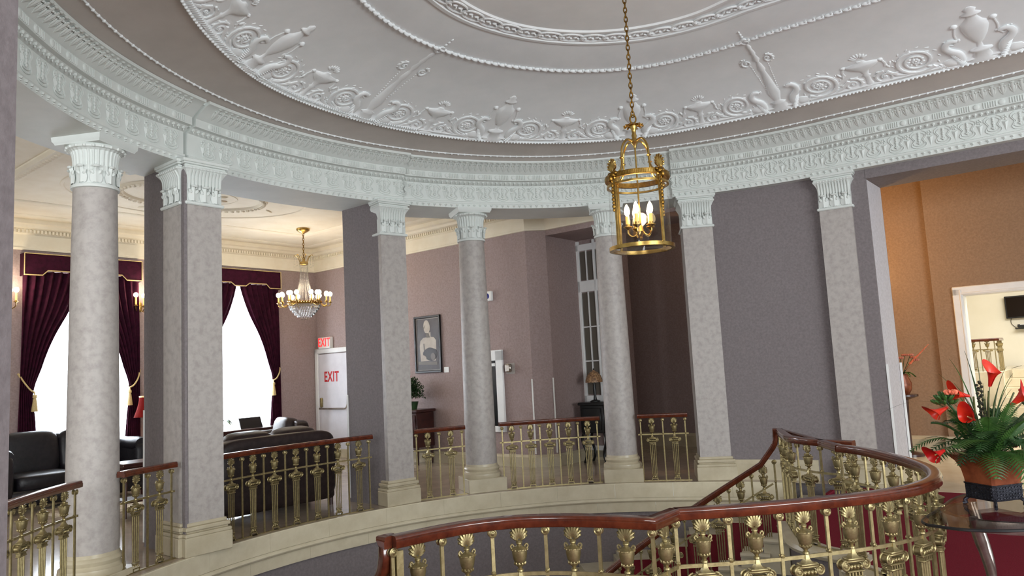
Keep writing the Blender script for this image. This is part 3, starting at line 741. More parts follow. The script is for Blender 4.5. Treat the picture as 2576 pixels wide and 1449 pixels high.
def column(label, ph, r, rt, rb, pl=.18):
    u, v = r*cos(radians(ph)), r*sin(radians(ph)); c, n = ring_frame(ARCH, ph)
    t = thing('column', label, 'column', W(u, v), face_rz(n), 'round columns of the oval hall')
    pw = rb*2.5
    MB().bbox((0, 0, pl/2), (pw, pw, pl), .006).build('plinth', 'marble_base', t); dz = pl-.18
    MB().lathe([(rb*1.2, .18+dz), (rb*1.24, .2+dz), (rb*1.22, .235+dz), (rb*1.1, .25+dz), (rb*1.06, .265+dz), (rb*1.12, .285+dz), (rb*1.14, .3+dz), (rb*1.1, .32+dz), (rb*1.03, .33+dz), (rb*1.02, .36+dz)], 32).build('base_moulding', 'marble_base', t)
    MB().lathe([(rb, .35+dz)]+[(rb-(rb-rt)*(i/10)**1.35, .36+i*(3.46-.36)/10) for i in range(11)], 40).build('shaft', 'faux_marble', t)
    cap = MB().lathe([(rt*1.0, 3.455), (rt*1.1, 3.46), (rt*1.12, 3.475), (rt*1.08, 3.49), (rt*1.0, 3.495), (rt*1.0, 3.66), (rt*.98, 3.665)], 32).build('capital', 'plaster_trim', t)
    fluted_bell(30, [(rt*1.02, 3.62, 1), (rt*1.03, 3.7, 1), (rt*1.06, 3.76, 1), (rt*1.13, 3.8, 1), (rt*1.22, 3.815, 0)], .07).build('fluted_bell', 'plaster_trim', cap, ang=25)
    b = MB().lathe([(rt*1.18, 3.812), (rt*1.3, 3.82), (rt*1.33, 3.835), (rt*1.28, 3.85), (rt*1.1, 3.853)], 32)
    for i in range(20):
        a = 2*pi*i/20; b.ell((rt*1.3*cos(a), rt*1.3*sin(a), 3.828), (.018, .018, .016), 6, 4)
    b.build('egg_moulding', 'plaster_trim', cap)
    lm = acanthus(.16, rt*.62).build('acanthus_leaf', 'plaster_trim', cap); 
    for i in range(10):
        a = 2*pi*i/10+.1; o = lm if i == 0 else place(lm.data, 'acanthus_leaf', cap)
        o.location = (rt*1.02*cos(a), rt*1.02*sin(a), 3.495); o.rotation_euler = (0, 0, a+pi/2)
    aw = rt*2*1.36
    ab = MB()
    vs = []; fs = []; lay = [(.93, 3.85), (.95, 3.865), (1.0, 3.88), (1.02, 3.922)]
    for k, z in lay:
        for x, y in ((-1, -1), (1, -1), (1, 1), (-1, 1)): vs.append((x*aw/2*k, y*aw/2*k, z))
    for i in range(3):
        for j in range(4): fs.append((i*4+j, i*4+(j+1) % 4, (i+1)*4+(j+1) % 4, (i+1)*4+j))
    fs += [(3, 2, 1, 0), (12, 13, 14, 15)]
    ab.add(vs, fs).build('abacus', 'plaster_trim', t)
    return t
column('large round marbled column nearest on the left beside the black sofa', 207.4, 5.2, .182, .215, .06)
column('round marbled column between the framed picture and the white glazed door', 149.9, 5.18, .18, .216)
column('round marbled column partly behind the hanging lantern', 127.5, 5.05, .18, .216)

# ------------------------------------------------------------ flat pilasters and square piers
def pilaster_parts(t, w, d, M=None, H=3.92, base0=0.0, tag_=''):
    # front face at local y=0 facing -y, depth d behind it
    mk = lambda b, nm, m, par, ang=30: b.build(nm, m, par, M=M, ang=ang)
    mk(MB().box((0, d/2, (.3+3.46+base0)/2), (w, d, 3.16)), 'shaft', 'faux_marble', t)
    b = MB()
    for x0, y0, z0, z1 in ((.06, .06, 0, .18), (.055, .055, .18, .215), (.03, .03, .215, .235), (.045, .045, .235, .275), (.02, .02, .275, .31)):
        b.bbox((0, d/2-y0/2, base0+(z0+z1)/2), (w+2*x0, d+y0, z1-z0), .008)
    mk(b, 'base_moulding', 'marble_base', t)
    b = MB().bbox((0, d/2-.012, 3.475), (w+.05, d+.025, .035), .01); b.box((0, d/2, 3.58), (w+.004, d, .19))
    cap = mk(b, 'capital', 'plaster_trim', t)
    b = MB(); nf = max(6, int(w/.034))
    for i in range(nf):
        x = -w/2+w*(i+.5)/nf; z = [3.62, 3.7, 3.755, 3.79, 3.812]; y = [-.004, -.006, -.012, -.03, -.045]
        b.tube([(x, yy, zz) for yy, zz in zip(y, z)], w/nf*.34, n=6)
    P = []
    for yy, zz, e in ((0, 3.6, 0), (0, 3.7, 0), (-.006, 3.755, .004), (-.025, 3.79, .02), (-.045, 3.815, .035), (-.05, 3.82, .04)): P.append((e, yy, zz))
    for (e0, y0, z0), (e1, y1, z1) in zip(P, P[1:]):
        b.add([(-w/2-e0, d, z0), (-w/2-e0, y0, z0), (w/2+e0, y0, z0), (w/2+e0, d, z0), (-w/2-e1, d, z1), (-w/2-e1, y1, z1), (w/2+e1, y1, z1), (w/2+e1, d, z1)], [(0, 1, 5, 4), (1, 2, 6, 5), (2, 3, 7, 6)])
    mk(b, 'fluted_bell', 'plaster_trim', cap)
    b = MB().bbox((0, d/2-.03, 3.832), (w+.09, d+.06, .028), .008)
    ne = int(w/.035)
    for i in range(ne): b.ell((-w/2+w*(i+.5)/ne, -.055, 3.83), (.012, .012, .014), 6, 4)
    mk(b, 'egg_moulding', 'plaster_trim', cap)
    nl = 3
    for i in range(nl):
        lb = acanthus(.16, w/nl*1.02); lb.v = [(x-w/2+w*(i+.5)/nl, y-.004, z+3.495) for x, y, z in lb.v]; mk(lb, 'acanthus_leaf', 'plaster_trim', cap)
    b = MB()
    for k, z0, z1 in ((.035, 3.846, 3.87), (.055, 3.87, 3.89), (.065, 3.89, 3.923)): b.bbox((0, d/2-k/2, (z0+z1)/2), (w+2*k, d+k, z1-z0), .005)
    mk(b, 'abacus', 'plaster_trim', t)
def nrot(nu, nv):
    n = Vector((nu*UX+nv*VX, nu*UY+nv*VY, 0)); return face_rz(n)
t = thing('pilaster', 'flat marbled square pier left of the framed picture', 'pilaster', W(-4.72, 1.335), nrot(.98, -.2), 'flat pilasters of the oval hall'); pilaster_parts(t, .37, .2)
t = thing('pilaster', 'flat marbled pilaster right of the lantern beside the dim passage', 'pilaster', W(-1.86, 4.42), nrot(.5, -.87), 'flat pilasters of the oval hall'); pilaster_parts(t, .41, .5)
t = thing('pilaster', 'flat marbled pilaster next to the wide opening on the right', 'pilaster', W(-.11, 4.76), nrot(.12, -.99), 'flat pilasters of the oval hall'); pilaster_parts(t, .39, .16)
t = thing('pier', 'marbled corner pier with two pilaster faces and a vertical groove', 'pier', W(-4.60, -1.345), nrot(1, 0))
pilaster_parts(t, .37, .14)
# second face, turned towards the big left column; local frame of the pier: x = -v?, so build with a rotation about the vertical
MR = Matrix.Translation((-.22, .25, 0)) @ Matrix.Rotation(-pi/2, 4, 'Z')
pilaster_parts(t, .36, .12, M=MR)
MB().box((-.205, .02, 2.0), (.03, .05, 3.85)).build('corner_groove', 'wallpaper', t)

# ------------------------------------------------------------ cast balusters (shared meshes)
RAILH = .91
def palmette():
    b = MB(); b.ell((0, 0, .0), (.017, .012, .01), 8, 4)
    for i in range(9):
        a = radians(-56+14*i); L = .036+.05*cos(a*1.2)**2
        M = Matrix.Rotation(a, 3, 'Y')
        b.ell((sin(a)*L*.58, -.002*abs(i-4)*0, .004+cos(a)*L*.58), (.0095, .010, L*.46), 6, 5, M)
        b.ell((sin(a)*L*.98, -.004, .004+cos(a)*L*.98), (.0085, .011, .009), 6, 4, M)
    return b
def urn():
    b = MB(); b.lathe([(.008, 0), (.017, .006), (.016, .014), (.009, .018), (.012, .026), (.022, .034), (.026, .04), (.024, .044), (.032, .062), (.037, .088), (.038, .105), (.041, .107), (.041, .113), (.03, .119), (.016, .124), (.011, .132), (.016, .138), (.015, .142), (.006, .146)], 14)
    for i in range(14):
        a = 2*pi*i/14; b.ell((.0405*cos(a), .0405*sin(a), .110), (.005, .005, .005), 5, 3)
    for i in range(10):
        a = 2*pi*i/10; b.ell((.026*cos(a), .026*sin(a), .044), (.006, .006, .009), 5, 3)
    for s in (-1, 1): b.tube(smooth_path([(s*.036, 0, .112), (s*.043, 0, .124), (s*.036, 0, .134), (s*.029, 0, .128), (s*.026, 0, .122)], 3), .005, n=6)
    return b
def ionic():
    b = MB()
    b.lathe([(.035, .098), (.027, .104), (.017, .118), (.011, .14), (.009, .165), (.013, .17), (.008, .176)], 4, a0=pi/4)
    b.bbox((0, 0, .093), (.088, .05, .012), .003); b.bbox((0, 0, .082), (.112, .046, .012), .004)
    for s in (-1, 1):
        for yy in (-.02, .02):
            pts = []; rs = []
            for i in range(26):
                q = i/25; a = pi/2+s*(-2*pi*1.6*q); R = .026*(1-.8*q); pts.append((s*.056+R*cos(a), yy, .062+R*sin(a))); rs.append(.006-.003*q)
            b.tube(pts, rs, n=6, up=(0, 1, 0))
        M = Matrix.Rotation(pi/2, 3, 'X'); lb = MB().lathe([(.012, -.02), (.02, -.018), (.018, 0), (.02, .018), (.012, .02)], 10)
        b.add([tuple(M @ Vector(p)+Vector((s*.056, 0, .062))) for p in lb.v], lb.f)
    b.bbox((0, 0, .054), (.085, .034, .022), .004)
    for i in range(4): b.ell((-.03+.02*i, -.02, .055), (.008, .008, .012), 6, 4); b.ell((-.03+.02*i, .02, .055), (.008, .008, .012), 6, 4)
    b.bbox((0, 0, .033), (.098, .04, .010), .003)
    for i in range(5): b.box((-.036+.018*i, 0, .02), (.008, .03, .018))
    b.bbox((0, 0, .006), (.092, .036, .010), .003)
    return b
def shaft_rods():
    b = MB()
    for i in range(4):
        x0 = (-.036+.024*i); x1 = x0*.82
        b.tube([(x1, 0, .085), (x0, 0, .495)], [.0062, .007], n=6)
    b.bbox((0, 0, .088), (.076, .03, .010), .003); b.bbox((0, 0, .072), (.066, .028, .012), .003)
    for s in (-1, 1):
        b.ell((s*.022, 0, .055), (.012, .012, .014), 8, 5); b.tube([(s*.03, 0, .05), (s*.04, 0, .03), (s*.036, 0, .02)], .006, n=6)
    b.bbox((0, 0, .052), (.02, .014, .03), .003)
    b.box((0, 0, .034), (.086, .024, .010)); b.box((0, 0, .005), (.086, .024, .010))
    for s in (-1, 1): b.box((s*.038, 0, .02), (.010, .024, .03))
    return b
def rosette_post():
    b = MB(); b.box((0, 0, .415), (.017, .012, .83)); return b
def rosette():
    b = MB(); M = Matrix.Rotation(pi/2, 3, 'X')
    for yy, s in ((-.013, 1), (.013, -1)):
        lb = MB().lathe([(.012, 0), (.0205, .003), (.0215, .008), (.017, .010), (.013, .007), (.009, .008), (.005, .012), (.001, .013)], 14)
        b.add([tuple(Matrix.Rotation(s*pi/2, 3, 'X') @ Vector(p)+Vector((0, yy*.6, 0))) for p in lb.v], lb.f)
    return b
_bal = {}
def bal_mesh(key):
    if key not in _bal:
        f = {'palmette': palmette, 'urn': urn, 'capital': ionic, 'shaft': shaft_rods, 'post': rosette_post, 'rosette': rosette}[key]()
        o = f.build(key, 'brass', ang=45); _bal[key] = o.data; bpy.data.objects.remove(o)
    return _bal[key]
def put_baluster(par, loc, rz):
    s = place(bal_mesh('shaft'), 'baluster', par, loc, (0, 0, rz))
    place(bal_mesh('capital'), 'volute_capital', s, (0, 0, .49)); place(bal_mesh('urn'), 'urn', s, (0, 0, .628)); place(bal_mesh('palmette'), 'palmette', s, (0, 0, .772))
    return s
def put_post(par, loc, rz):
    s = place(bal_mesh('post'), 'post', par, loc, (0, 0, rz)); place(bal_mesh('rosette'), 'rosette', s, (0, 0, .825)); place(bal_mesh('rosette'), 'small_rosette', s, (0, 0, .635), None, (.5, .8, .5))
RAILP = [(-.036, -.054), (.036, -.054), (.040, -.050), (.041, -.022), (.036, -.019), (.038, -.015), (.034, -.004), (.024, 0), (-.024, 0), (-.034, -.004), (-.038, -.015), (-.036, -.019), (-.041, -.022), (-.040, -.050)]
def rail_section(label, pts, nb, group='gallery balustrades between the columns', ends=True):
    # pts: 2D world points of the rail line; nb balusters with posts between and at both ends
    c = Vector((sum(p[0] for p in pts)/len(pts), sum(p[1] for p in pts)/len(pts), 0))
    t = thing('balustrade', label, 'balustrade', c, 0, group)
    P3 = [Vector((p[0], p[1], 0)) for p in pts]; L = arclen(P3)
    MB().sweep([p+Vector((0, 0, RAILH))-c for p in P3], RAILP).build('handrail', 'mahogany', t, ang=50)
    MB().sweep([p+Vector((0, 0, .868))-c for p in P3], [(-.012, -.012), (.012, -.012), (.012, .0), (-.012, .0)]).build('rail_strap', 'brass', t)
    MB().sweep([p+Vector((0, 0, .64))-c for p in P3], [(-.005, -.018), (.005, -.018), (.005, .0), (-.005, .0)]).build('middle_rail', 'brass', t)
    MB().sweep([p+Vector((0, 0, .010))-c for p in P3], [(-.012, -.010), (.012, -.010), (.012, .0), (-.012, .0)]).build('bottom_rail', 'brass', t)
    m = .04; n = 2*nb; st = (L[-1]-2*m)/n
    for i in range(n+1):
        p, d = at_len(P3, L, m+i*st); rz = atan2(d.y, d.x)
        (put_post if i % 2 == 0 else put_baluster)(t, p-c, rz)
    return t
def arc_pts(p0, p1, off=-.09, n=14): return [tuple(W(*ring_uv(ARCH, p0+(p1-p0)*i/n, off)).xy) for i in range(n+1)]
rail_section('brass balustrade section with wooden rail at the bottom left corner', arc_pts(234, 212.9, -.04), 6)
rail_section('brass balustrade section between the big left column and the corner pier', arc_pts(207.0, 199.3, -.06), 2)
rail_section('long brass balustrade section in front of the dark sofa back', arc_pts(193.5, 168.9, -.1), 7)
rail_section('short brass balustrade section left of the column by the framed picture', arc_pts(161.6, 153.2, -.02), 2)
rail_section('brass balustrade section between the two middle round columns', arc_pts(147.5, 131.0, -.02), 5)
rail_section('short brass balustrade section beside the lantern in front of the dim passage', arc_pts(124.9, 116.8, -.02), 2)

# ------------------------------------------------------------ stairs and their balustrade
def stair_flight(sgn, v0, label, nst):
    st = thing('staircase', label, 'staircase', W(-.2, v0+sgn*2.1, 0), 0, 'curved flights of stairs')
    so = st.location
    FW = lambda ph, r, z: W(r*cos(radians(ph)), v0+sgn*r*sin(radians(ph)), z)
    for k in range(nst):
        a0, a1 = 94+6*k, 94+6*(k+1); zt = -.148*(k+1)
        b = MB(); ro = hypot(*edge_uv(a1 if sgn > 0 else 360-a1))+.02
        b.v = []; n = 2
        ang = [a0-1.2, (a0+a1)/2, a1]
        inner = [FW(a, 2.13, 0) for a in ang]; outr = [FW(a, ro, 0) for a in ang]
        poly = [(p.x, p.y) for p in inner]+[(p.x, p.y) for p in reversed(outr)]
        b.prism(poly, zt-.045, zt)
        ang = [a0, (a0+a1)/2, a1+.4]; poly = [(p.x, p.y) for p in [FW(a, 2.18, 0) for a in ang]]+[(p.x, p.y) for p in reversed([FW(a, ro, 0) for a in ang])]
        b.prism(poly, zt-.34, zt-.045)
        # rounded nosing at the open end
        b.tube([FW(a, 2.14, zt-.022) for a in (a0-1.4, (a0+a1)/2, a1+.3)], .024, n=8)
        s = b.build('step', 'marble', st, org=so, ang=30)
        c = MB(); ang = [a0-1.3, (a0+a1)/2, a1+.3]
        poly = [(p.x, p.y) for p in [FW(a, 2.42, 0) for a in ang]]+[(p.x, p.y) for p in reversed([FW(a, 4.2, 0) for a in ang])]
        c.prism(poly, zt-.05, zt+.008)
        q = [FW(a0-.1, 2.42, 0), FW(a0-.1, 4.2, 0), FW(a0+.5, 4.2, 0), FW(a0+.5, 2.42, 0)]
        c.prism([(p.x, p.y) for p in q], zt-.02, zt+.148)
        c.build('carpet_runner', 'carpet_red', s, org=so, smooth=False)
    b = MB(); P = []
    for i in range(nst*2+1):
        ph = 94+3*i; z = -.148*(ph-94)/6-.05; P.append([FW(ph, 2.2, z-.06), FW(ph, 2.2, -3.6)])
    b.grid(P); b.build('stringer_wall', 'wallpaper', st, org=so)
    return FW
FWB = stair_flight(1, 0.0, 'curved flight with red runner going down beside the far wall of the well', 14)
FWA = stair_flight(-1, -.68, 'curved flight with red runner going down on the near side of the well', 14)
br = thing('balustrade', 'large curved brass stair balustrade with wooden handrail round the open well', 'balustrade', W(1.64, -.45, 0))
bo = br.location
def flight_path(FWf, r=2.22):
    pts = [FWf(94.2, r, .88), FWf(94.4, r, .72)]
    for i in range(1, 30): ph = 94+3*i; pts.append(FWf(ph, r, .72-.0244*(ph-94)))
    return pts
def rail_part(path):
    MB().sweep([Vector(p)-bo for p in path], RAILP).build('handrail', 'mahogany', br, ang=50)
PBw = [W(u, v, RAILH) for u, v in PB]; PCw = [W(u, v, RAILH) for u, v in PC]; PAw = [W(u, v, RAILH) for u, v in PA]
rail_part(PBw[::-1]+[PCw[0]]); rail_part(PCw); rail_part([PCw[-1]]+PAw)
# goose-neck drops at both newels
for FWf, P0, P1 in ((FWB, PBw[0], PBw[1]), (FWA, PAw[-1], PAw[-2])):
    d = (P0-P1).normalized(); e = P0+d*.02
    b = MB(); fp = flight_path(FWf); q = fp[2]
    side = Vector((d.y, -d.x, 0))
    Z = Vector((0, 0, 1)); e = (fp[3]-fp[2]); e.z = 0; e.normalize(); gp = [P0+e*.0-Z*.001, P0+e*.06-Z*.001, P0+e*.064-Z*.05, P0+e*.068-Z*.1, P0+e*.078-Z*.14, P0+e*.1-Z*.175]
    rail_part(gp+[p for p in fp[3:]])
    MB().sweep([Vector((p.x, p.y, p.z-.27))-bo for p in fp[2:]], [(-.005, -.018), (.005, -.018), (.005, .0), (-.005, .0)]).build('middle_rail', 'brass', br)
    for k in range(13):
        for off, fn in ((2.2, put_post), (5.2, put_baluster)):
            ph = 94+6*k+off; p = FWf(ph, 2.22, .72-.0244*(ph-94)-RAILH+.0); a = FWf(ph-.5, 2.22, 0); c_ = FWf(ph+.5, 2.22, 0); d2 = c_-a
            fn(br, p-bo, atan2(d2.y, d2.x))
    n0 = P0-d*.03; b = MB().box((n0.x-bo.x, n0.y-bo.y, .42), (.035, .035, .84), atan2(d.y, d.x)); b.build('newel_post', 'brass', br, smooth=False)
for pw, m in ((PBw, 1), (PCw, 0), (PAw, 1)):
    MB().sweep([Vector((p.x, p.y, .868))-bo for p in pw], [(-.012, -.012), (.012, -.012), (.012, .0), (-.012, .0)]).build('rail_strap', 'brass', br)
    MB().sweep([Vector((p.x, p.y, .64))-bo for p in pw], [(-.005, -.018), (.005, -.018), (.005, .0), (-.005, .0)]).build('middle_rail', 'brass', br)
    MB().sweep([Vector((p.x, p.y, .022))-bo for p in pw], [(-.012, -.010), (.012, -.010), (.012, .0), (-.012, .0)]).build('bottom_rail', 'brass', br)
def fill(path, nb, last=True):
    P3 = [Vector((p.x, p.y, 0.012)) for p in path]; L = arclen(P3); n = 2*nb; st = L[-1]/n
    for i in range(n+1):
        if i == n and not last: continue
        p, d = at_len(P3, L, i*st); (put_post if i % 2 == 0 else put_baluster)(br, p-bo, atan2(d.y, d.x))
fill(PBw, 5); fill(PCw, 13); fill(PAw, 5)
for a, b_ in ((PBw[-1], PCw[0]), (PCw[-1], PAw[0])):
    m = (a+b_)/2; d = b_-a; put_baluster(br, Vector((m.x, m.y, .012))-bo, atan2(d.y, d.x))
    MB().sweep([Vector((p.x, p.y, .64))-bo for p in (a, b_)], [(-.005, -.018), (.005, -.018), (.005, .0), (-.005, .0)]).build('middle_rail', 'brass', br)
# ------------------------------------------------------------ windows and drapery of the lounge
WROT = nrot(1, 0)          # local -y looks into the room from the window wall, local x = v
def window(i, v0, v1, z0, z1=3.62):
    w_, h = v1-v0, z1-z0; t = thing('window_%d' % i, ['tall lounge window behind the big left column', 'tall lounge window right of the corner pier'][i-1], 'window', W(-11.12, (v0+v1)/2, z0), WROT, kind='structure')
    b = MB()
    for x in (-w_/2+.04, w_/2-.04): b.bbox((x, 0, h/2), (.08, .08, h), .006)
    for z in (.04, h-.04): b.bbox((0, 0, z), (w_, .08, .08), .006)
    b.build('window_frame', 'white_paint', t)
    b = MB(); b.box((0, 0, h/2), (.035, .04, h)); 
    for k in (1, 2, 3): b.box((0, 0, h*k/4), (w_, .04, .035))
    b.build('glazing_bar', 'white_paint', t)
    for a in range(2):
        for k in range(4): MB().box((-w_/4+a*w_/2, .005, h*(k+.5)/4), (w_/2-.03, .006, h/4-.03)).build('pane', 'glass', t, smooth=False)
    return t
for i, (a, b_, z0) in enumerate(WIN): window(i+1, a, b_, z0)
def drapery(vc, label, zb):
    hw = .92; t = thing('curtain', label, 'curtain', W(-11.0, vc, 0), WROT, 'burgundy velvet window draperies')
    # pelmet with stepped lower edge
    prof = [(-hw, 3.52), (-.66, 3.52), (-.58, 3.60), (-.2, 3.60), (-.12, 3.54), (.12, 3.54), (.2, 3.60), (.58, 3.60), (.66, 3.52), (hw, 3.52)]
    b = MB(); n = len(prof)
    vs = [(x, -.17, z) for x, z in prof]+[(x, -.17, 3.88) for x, z in prof]+[(x, -.14, z) for x, z in prof]+[(x, -.14, 3.88) for x, z in prof]
    fs = []
    for k in range(n-1): fs += [(k, k+1, n+k+1, n+k), (2*n+k, 3*n+k, 3*n+k+1, 2*n+k+1), (k, 2*n+k, 2*n+k+1, k+1), (n+k, n+k+1, 3*n+k+1, 3*n+k)]
    b.add(vs, fs); b.box((0, -.08, 3.87), (2*hw, .18, .02))
    for s in (-1, 1): b.box((s*hw, -.08, 3.7), (.02, .18, .36))
    pel = b.build('pelmet', 'velvet', t, smooth=False)
    b = MB().tube([(x, -.178, z+.012) for x, z in prof], .010, n=6); b.tube([(-hw, -.175, 3.88), (hw, -.175, 3.88)], .008, n=6)
    for s in (-1, 1): b.tube([(s*hw, -.178, 3.52), (s*hw, -.178, 3.88)], .008, n=6)
    b.build('braid_trim', 'cord_gold', pel)
    for s in (-1, 1):
        P = []; nz = 30; nx = 36
        for i in range(nz+1):
            z = 3.6-(3.6-zb)*i/nz
            inner = spline([zb, 1.2, 1.65, 2.0, 2.5, 3.05, 3.6], [.66, .70, .74, .64, .47, .2, .03], z)
            outr = spline([zb, 1.65, 3.6], [.95, .93, .91], z); row = []
            for j in range(nx+1):
                q = j/nx; x = inner+(outr-inner)*q; pl = (.035*(outr-inner)/.9+.012)*sin(q*2*pi*7+.6*sin(z*2.0)); row.append((s*x, -.085+pl-.02*(1-q), z))
            P.append(row)
        MB().grid(P).build('curtain_panel', 'velvet', t, ang=80)
        b = MB().tube(smooth_path([(s*.74, -.13, 1.66), (s*.8, -.15, 1.7), (s*.88, -.13, 1.82), (s*.94, -.06, 1.96)], 4), .013, n=6); b.tube(smooth_path([(s*.74, -.13, 1.66), (s*.73, -.08, 1.67), (s*.8, -.03, 1.74), (s*.94, -.02, 1.96)], 4), .011, n=6)
        tb = b.build('tieback', 'cord_gold', t)
        b = MB().lathe([(.008, 0), (.03, -.01), (.034, -.05), (.022, -.06), (.026, -.075), (.05, -.26), (.045, -.27)], 10, (s*.73, -.14, 1.62)); b.tube([(s*.74, -.135, 1.67), (s*.73, -.14, 1.61)], .012, n=6)
        b.build('tassel', 'cord_gold', tb)
    return t
drapery(-.08, 'burgundy velvet curtain with tassels behind the big left column', .45)
drapery(2.76, 'burgundy velvet curtain with tassels right of the corner pier', .5)
for vc, z0, lb in ((-.08, .8, 'white sheer curtain glowing with daylight behind the big left column'), (2.76, .72, 'white sheer curtain glowing with daylight right of the corner pier')):
    P = [[W(-11.0+.035+.015*sin(j*1.1), vc-.84+1.68*j/60, z) for j in range(61)] for z in (3.6, 2.5, 1.5, z0)]
    o = MB().grid(P).build('sheer_curtain', 'sheer'); tag(o, lb, 'curtain', 'white sheers')

# ------------------------------------------------------------ lamps
def candle(par, loc, h=.1, r=.016, bulb='bulb', flame=True, bobeche='gold'):
    x, y, z = loc
    c = MB().lathe([(r, 0), (r, h)], 10, (x, y, z)).build('candle_sleeve', 'candle', par)
    if flame: MB().lathe([(.008, 0), (.020, .018), (.024, .04), (.019, .068), (.008, .092), (.001, .1)], 12, (x, y, z+h)).build('bulb', bulb, c)
    else: MB().ell((x, y, z+h+.035), (.042, .042, .044), 12, 8).build('bulb', bulb, c)
    MB().lathe([(.004, -.03), (.012, -.02), (.036, -.006), (.036, 0), (.018, .006), (.018, .02)], 12, (x, y, z)).build('candle_cup', bobeche, c)
    return c
def chain(mb, x, y, z0, z1, L=.055, r=.005):
    n = int((z1-z0)/(L*.72)); st = (z1-z0)/n
    for i in range(n):
        zc = z0+(i+.5)*st; a = (i % 2)*pi/2; pts = []
        for k in range(11):
            q = 2*pi*k/10; lx = .013*cos(q); lz = L*.5*sin(q); pts.append((x+lx*cos(a), y+lx*sin(a), zc+lz))
        mb.tube(pts, r, n=5, cap=False)
def lantern():
    t = thing('hanging_lantern', 'large brass and glass lantern with lit candles hanging from a chain', 'lantern', (1.055, 5.87, 2.48))
    zb = lambda z: z-2.48
    b = MB(); chain(b, 0, 0, zb(3.62), zb(5.12)); b.build('chain', 'gold_dark', t)
    b = MB(); b.tube([(.024*cos(2*pi*k/14), 0, zb(3.6)+.035*sin(2*pi*k/14)) for k in range(15)], .007, n=6, cap=False); b.build('hanging_ring', 'gold_dark', t)
    b = MB().lathe([(.01, zb(3.57)), (.02, zb(3.555)), (.03, zb(3.55)), (.033, zb(3.535)), (.02, zb(3.51)), (.016, zb(3.48)), (.022, zb(3.46)), (.018, zb(3.44)), (.026, zb(3.42)), (.03, zb(3.405)), (.016, zb(3.38)), (.012, zb(3.36))], 14)
    for i in range(12):
        a = 2*pi*i/12; b.ell((.05*cos(a), .05*sin(a), zb(3.548)), (.03, .012, .006), 8, 4, Matrix.Rotation(a, 3, 'Z') @ Matrix.Rotation(.25, 3, 'Y')); b.ell((.075*cos(a), .075*sin(a), zb(3.54)), (.01, .012, .009), 6, 4)
    b.build('crown', 'gold', t)
    R = .245; ANG = [radians(a) for a in (-57, 33, 123, 213)]
    for a in ANG:
        ca, sa = cos(a), sin(a)
        pts = smooth_path([(.015*ca, .015*sa, zb(3.41)), (.08*ca, .08*sa, zb(3.42)), (.135*ca, .135*sa, zb(3.36)), (.15*ca, .15*sa, zb(3.28)), (.155*ca, .155*sa, zb(3.2)), (.18*ca, .18*sa, zb(3.15)), (R*ca, R*sa, zb(3.11))], 4)
        s = MB().tube(pts, .009, n=8).build('scroll_arm', 'gold', t)
        MB().lathe([(.01, -.008), (.02, 0), (.01, .008)], 8, (.152*ca, .152*sa, zb(3.26))).build('arm_collar', 'gold', s)
        m = MB(); M = Matrix.Rotation(a+pi/2, 3, 'Z')
        for f, o, rr in (((0, 0, 0), 0, (.034, .03, .03)), ((0, -.025, -.03), 0, (.02, .022, .03)), ((-.033, 0, .012), 0, (.016, .018, .018)), ((.033, 0, .012), 0, (.016, .018, .018))): m.ell(Vector((R*1.05*ca, R*1.05*sa, zb(3.105)))+M @ Vector(f), rr, 8, 6, M)
        mask = m.build('ram_head', 'gold_dark', t)
        p = palmette(); p.v = [tuple(Vector((R*1.05*ca, R*1.05*sa, zb(3.13)))+M @ Vector((x*1.15, y, z*1.15))) for x, y, z in p.v]; p.build('palmette', 'gold', mask)
        b = MB()
        for k in range(9): b.ell(((R+.022)*ca, (R+.022)*sa, zb(3.05)-.028*k), (.011+.003*(k % 2), .011, .016), 6, 4)
        b.build('leaf_drop', 'gold_dark', mask)
        b = MB().box((R*ca, R*sa, zb(2.82)), (.012, .02, .58), a); b.build('upright', 'gold', t)
        MB().bbox((R*ca, R*sa, zb(2.535)), (.03, .045, .035), .005, a).build('foot_block', 'gold', t)
    def ring(z0, z1, r0, r1, nm, m='gold'):
        b = MB(); n = 48; vs = []; fs = []
        for rr, z in ((r1, z0), (r1, z1), (r0, z1), (r0, z0)):
            for k in range(n): vs.append((rr*cos(2*pi*k/n), rr*sin(2*pi*k/n), z))
        for i in range(4):
            for k in range(n): fs.append((i*n+k, i*n+(k+1) % n, ((i+1) % 4)*n+(k+1) % n, ((i+1) % 4)*n+k))
        return b.add(vs, fs).build(nm, m, t, ang=30)
    rg = ring(zb(3.085), zb(3.125), R-.012, R+.012, 'top_ring', 'gold_dark')
    b = MB()
    for i in range(120):
        a = 2*pi*i/120; b.box(((R+.013)*cos(a), (R+.013)*sin(a), zb(3.105)), (.004, .006, .026), a)
    b.build('reeding', 'gold', rg, kind='stuff')
    ring(zb(3.035), zb(3.05), R-.012, R+.004, 'inner_ring'); ring(zb(2.52), zb(2.55), R-.014, R+.014, 'bottom_ring')
    b = MB(); n = 40
    b.add([(.236*cos(2*pi*k/n), .236*sin(2*pi*k/n), z) for z in (zb(2.55), zb(3.04)) for k in range(n)], [(k, (k+1) % n, n+(k+1) % n, n+k) for k in range(n)])
    b.build('glass_cylinder', 'glass', t)
    MB().lathe([(.0, zb(2.5)), (.2, zb(2.512)), (.236, zb(2.525))], 40).build('glass_base', 'glass', t)
    MB().tube([(0, 0, zb(3.4)), (0, 0, zb(2.7))], .007, n=8).build('center_rod', 'gold', t)
    b = MB().lathe([(.004, zb(2.60)), (.012, zb(2.615)), (.008, zb(2.63)), (.022, zb(2.65)), (.03, zb(2.67)), (.02, zb(2.69)), (.01, zb(2.72))], 12)
    cl = []
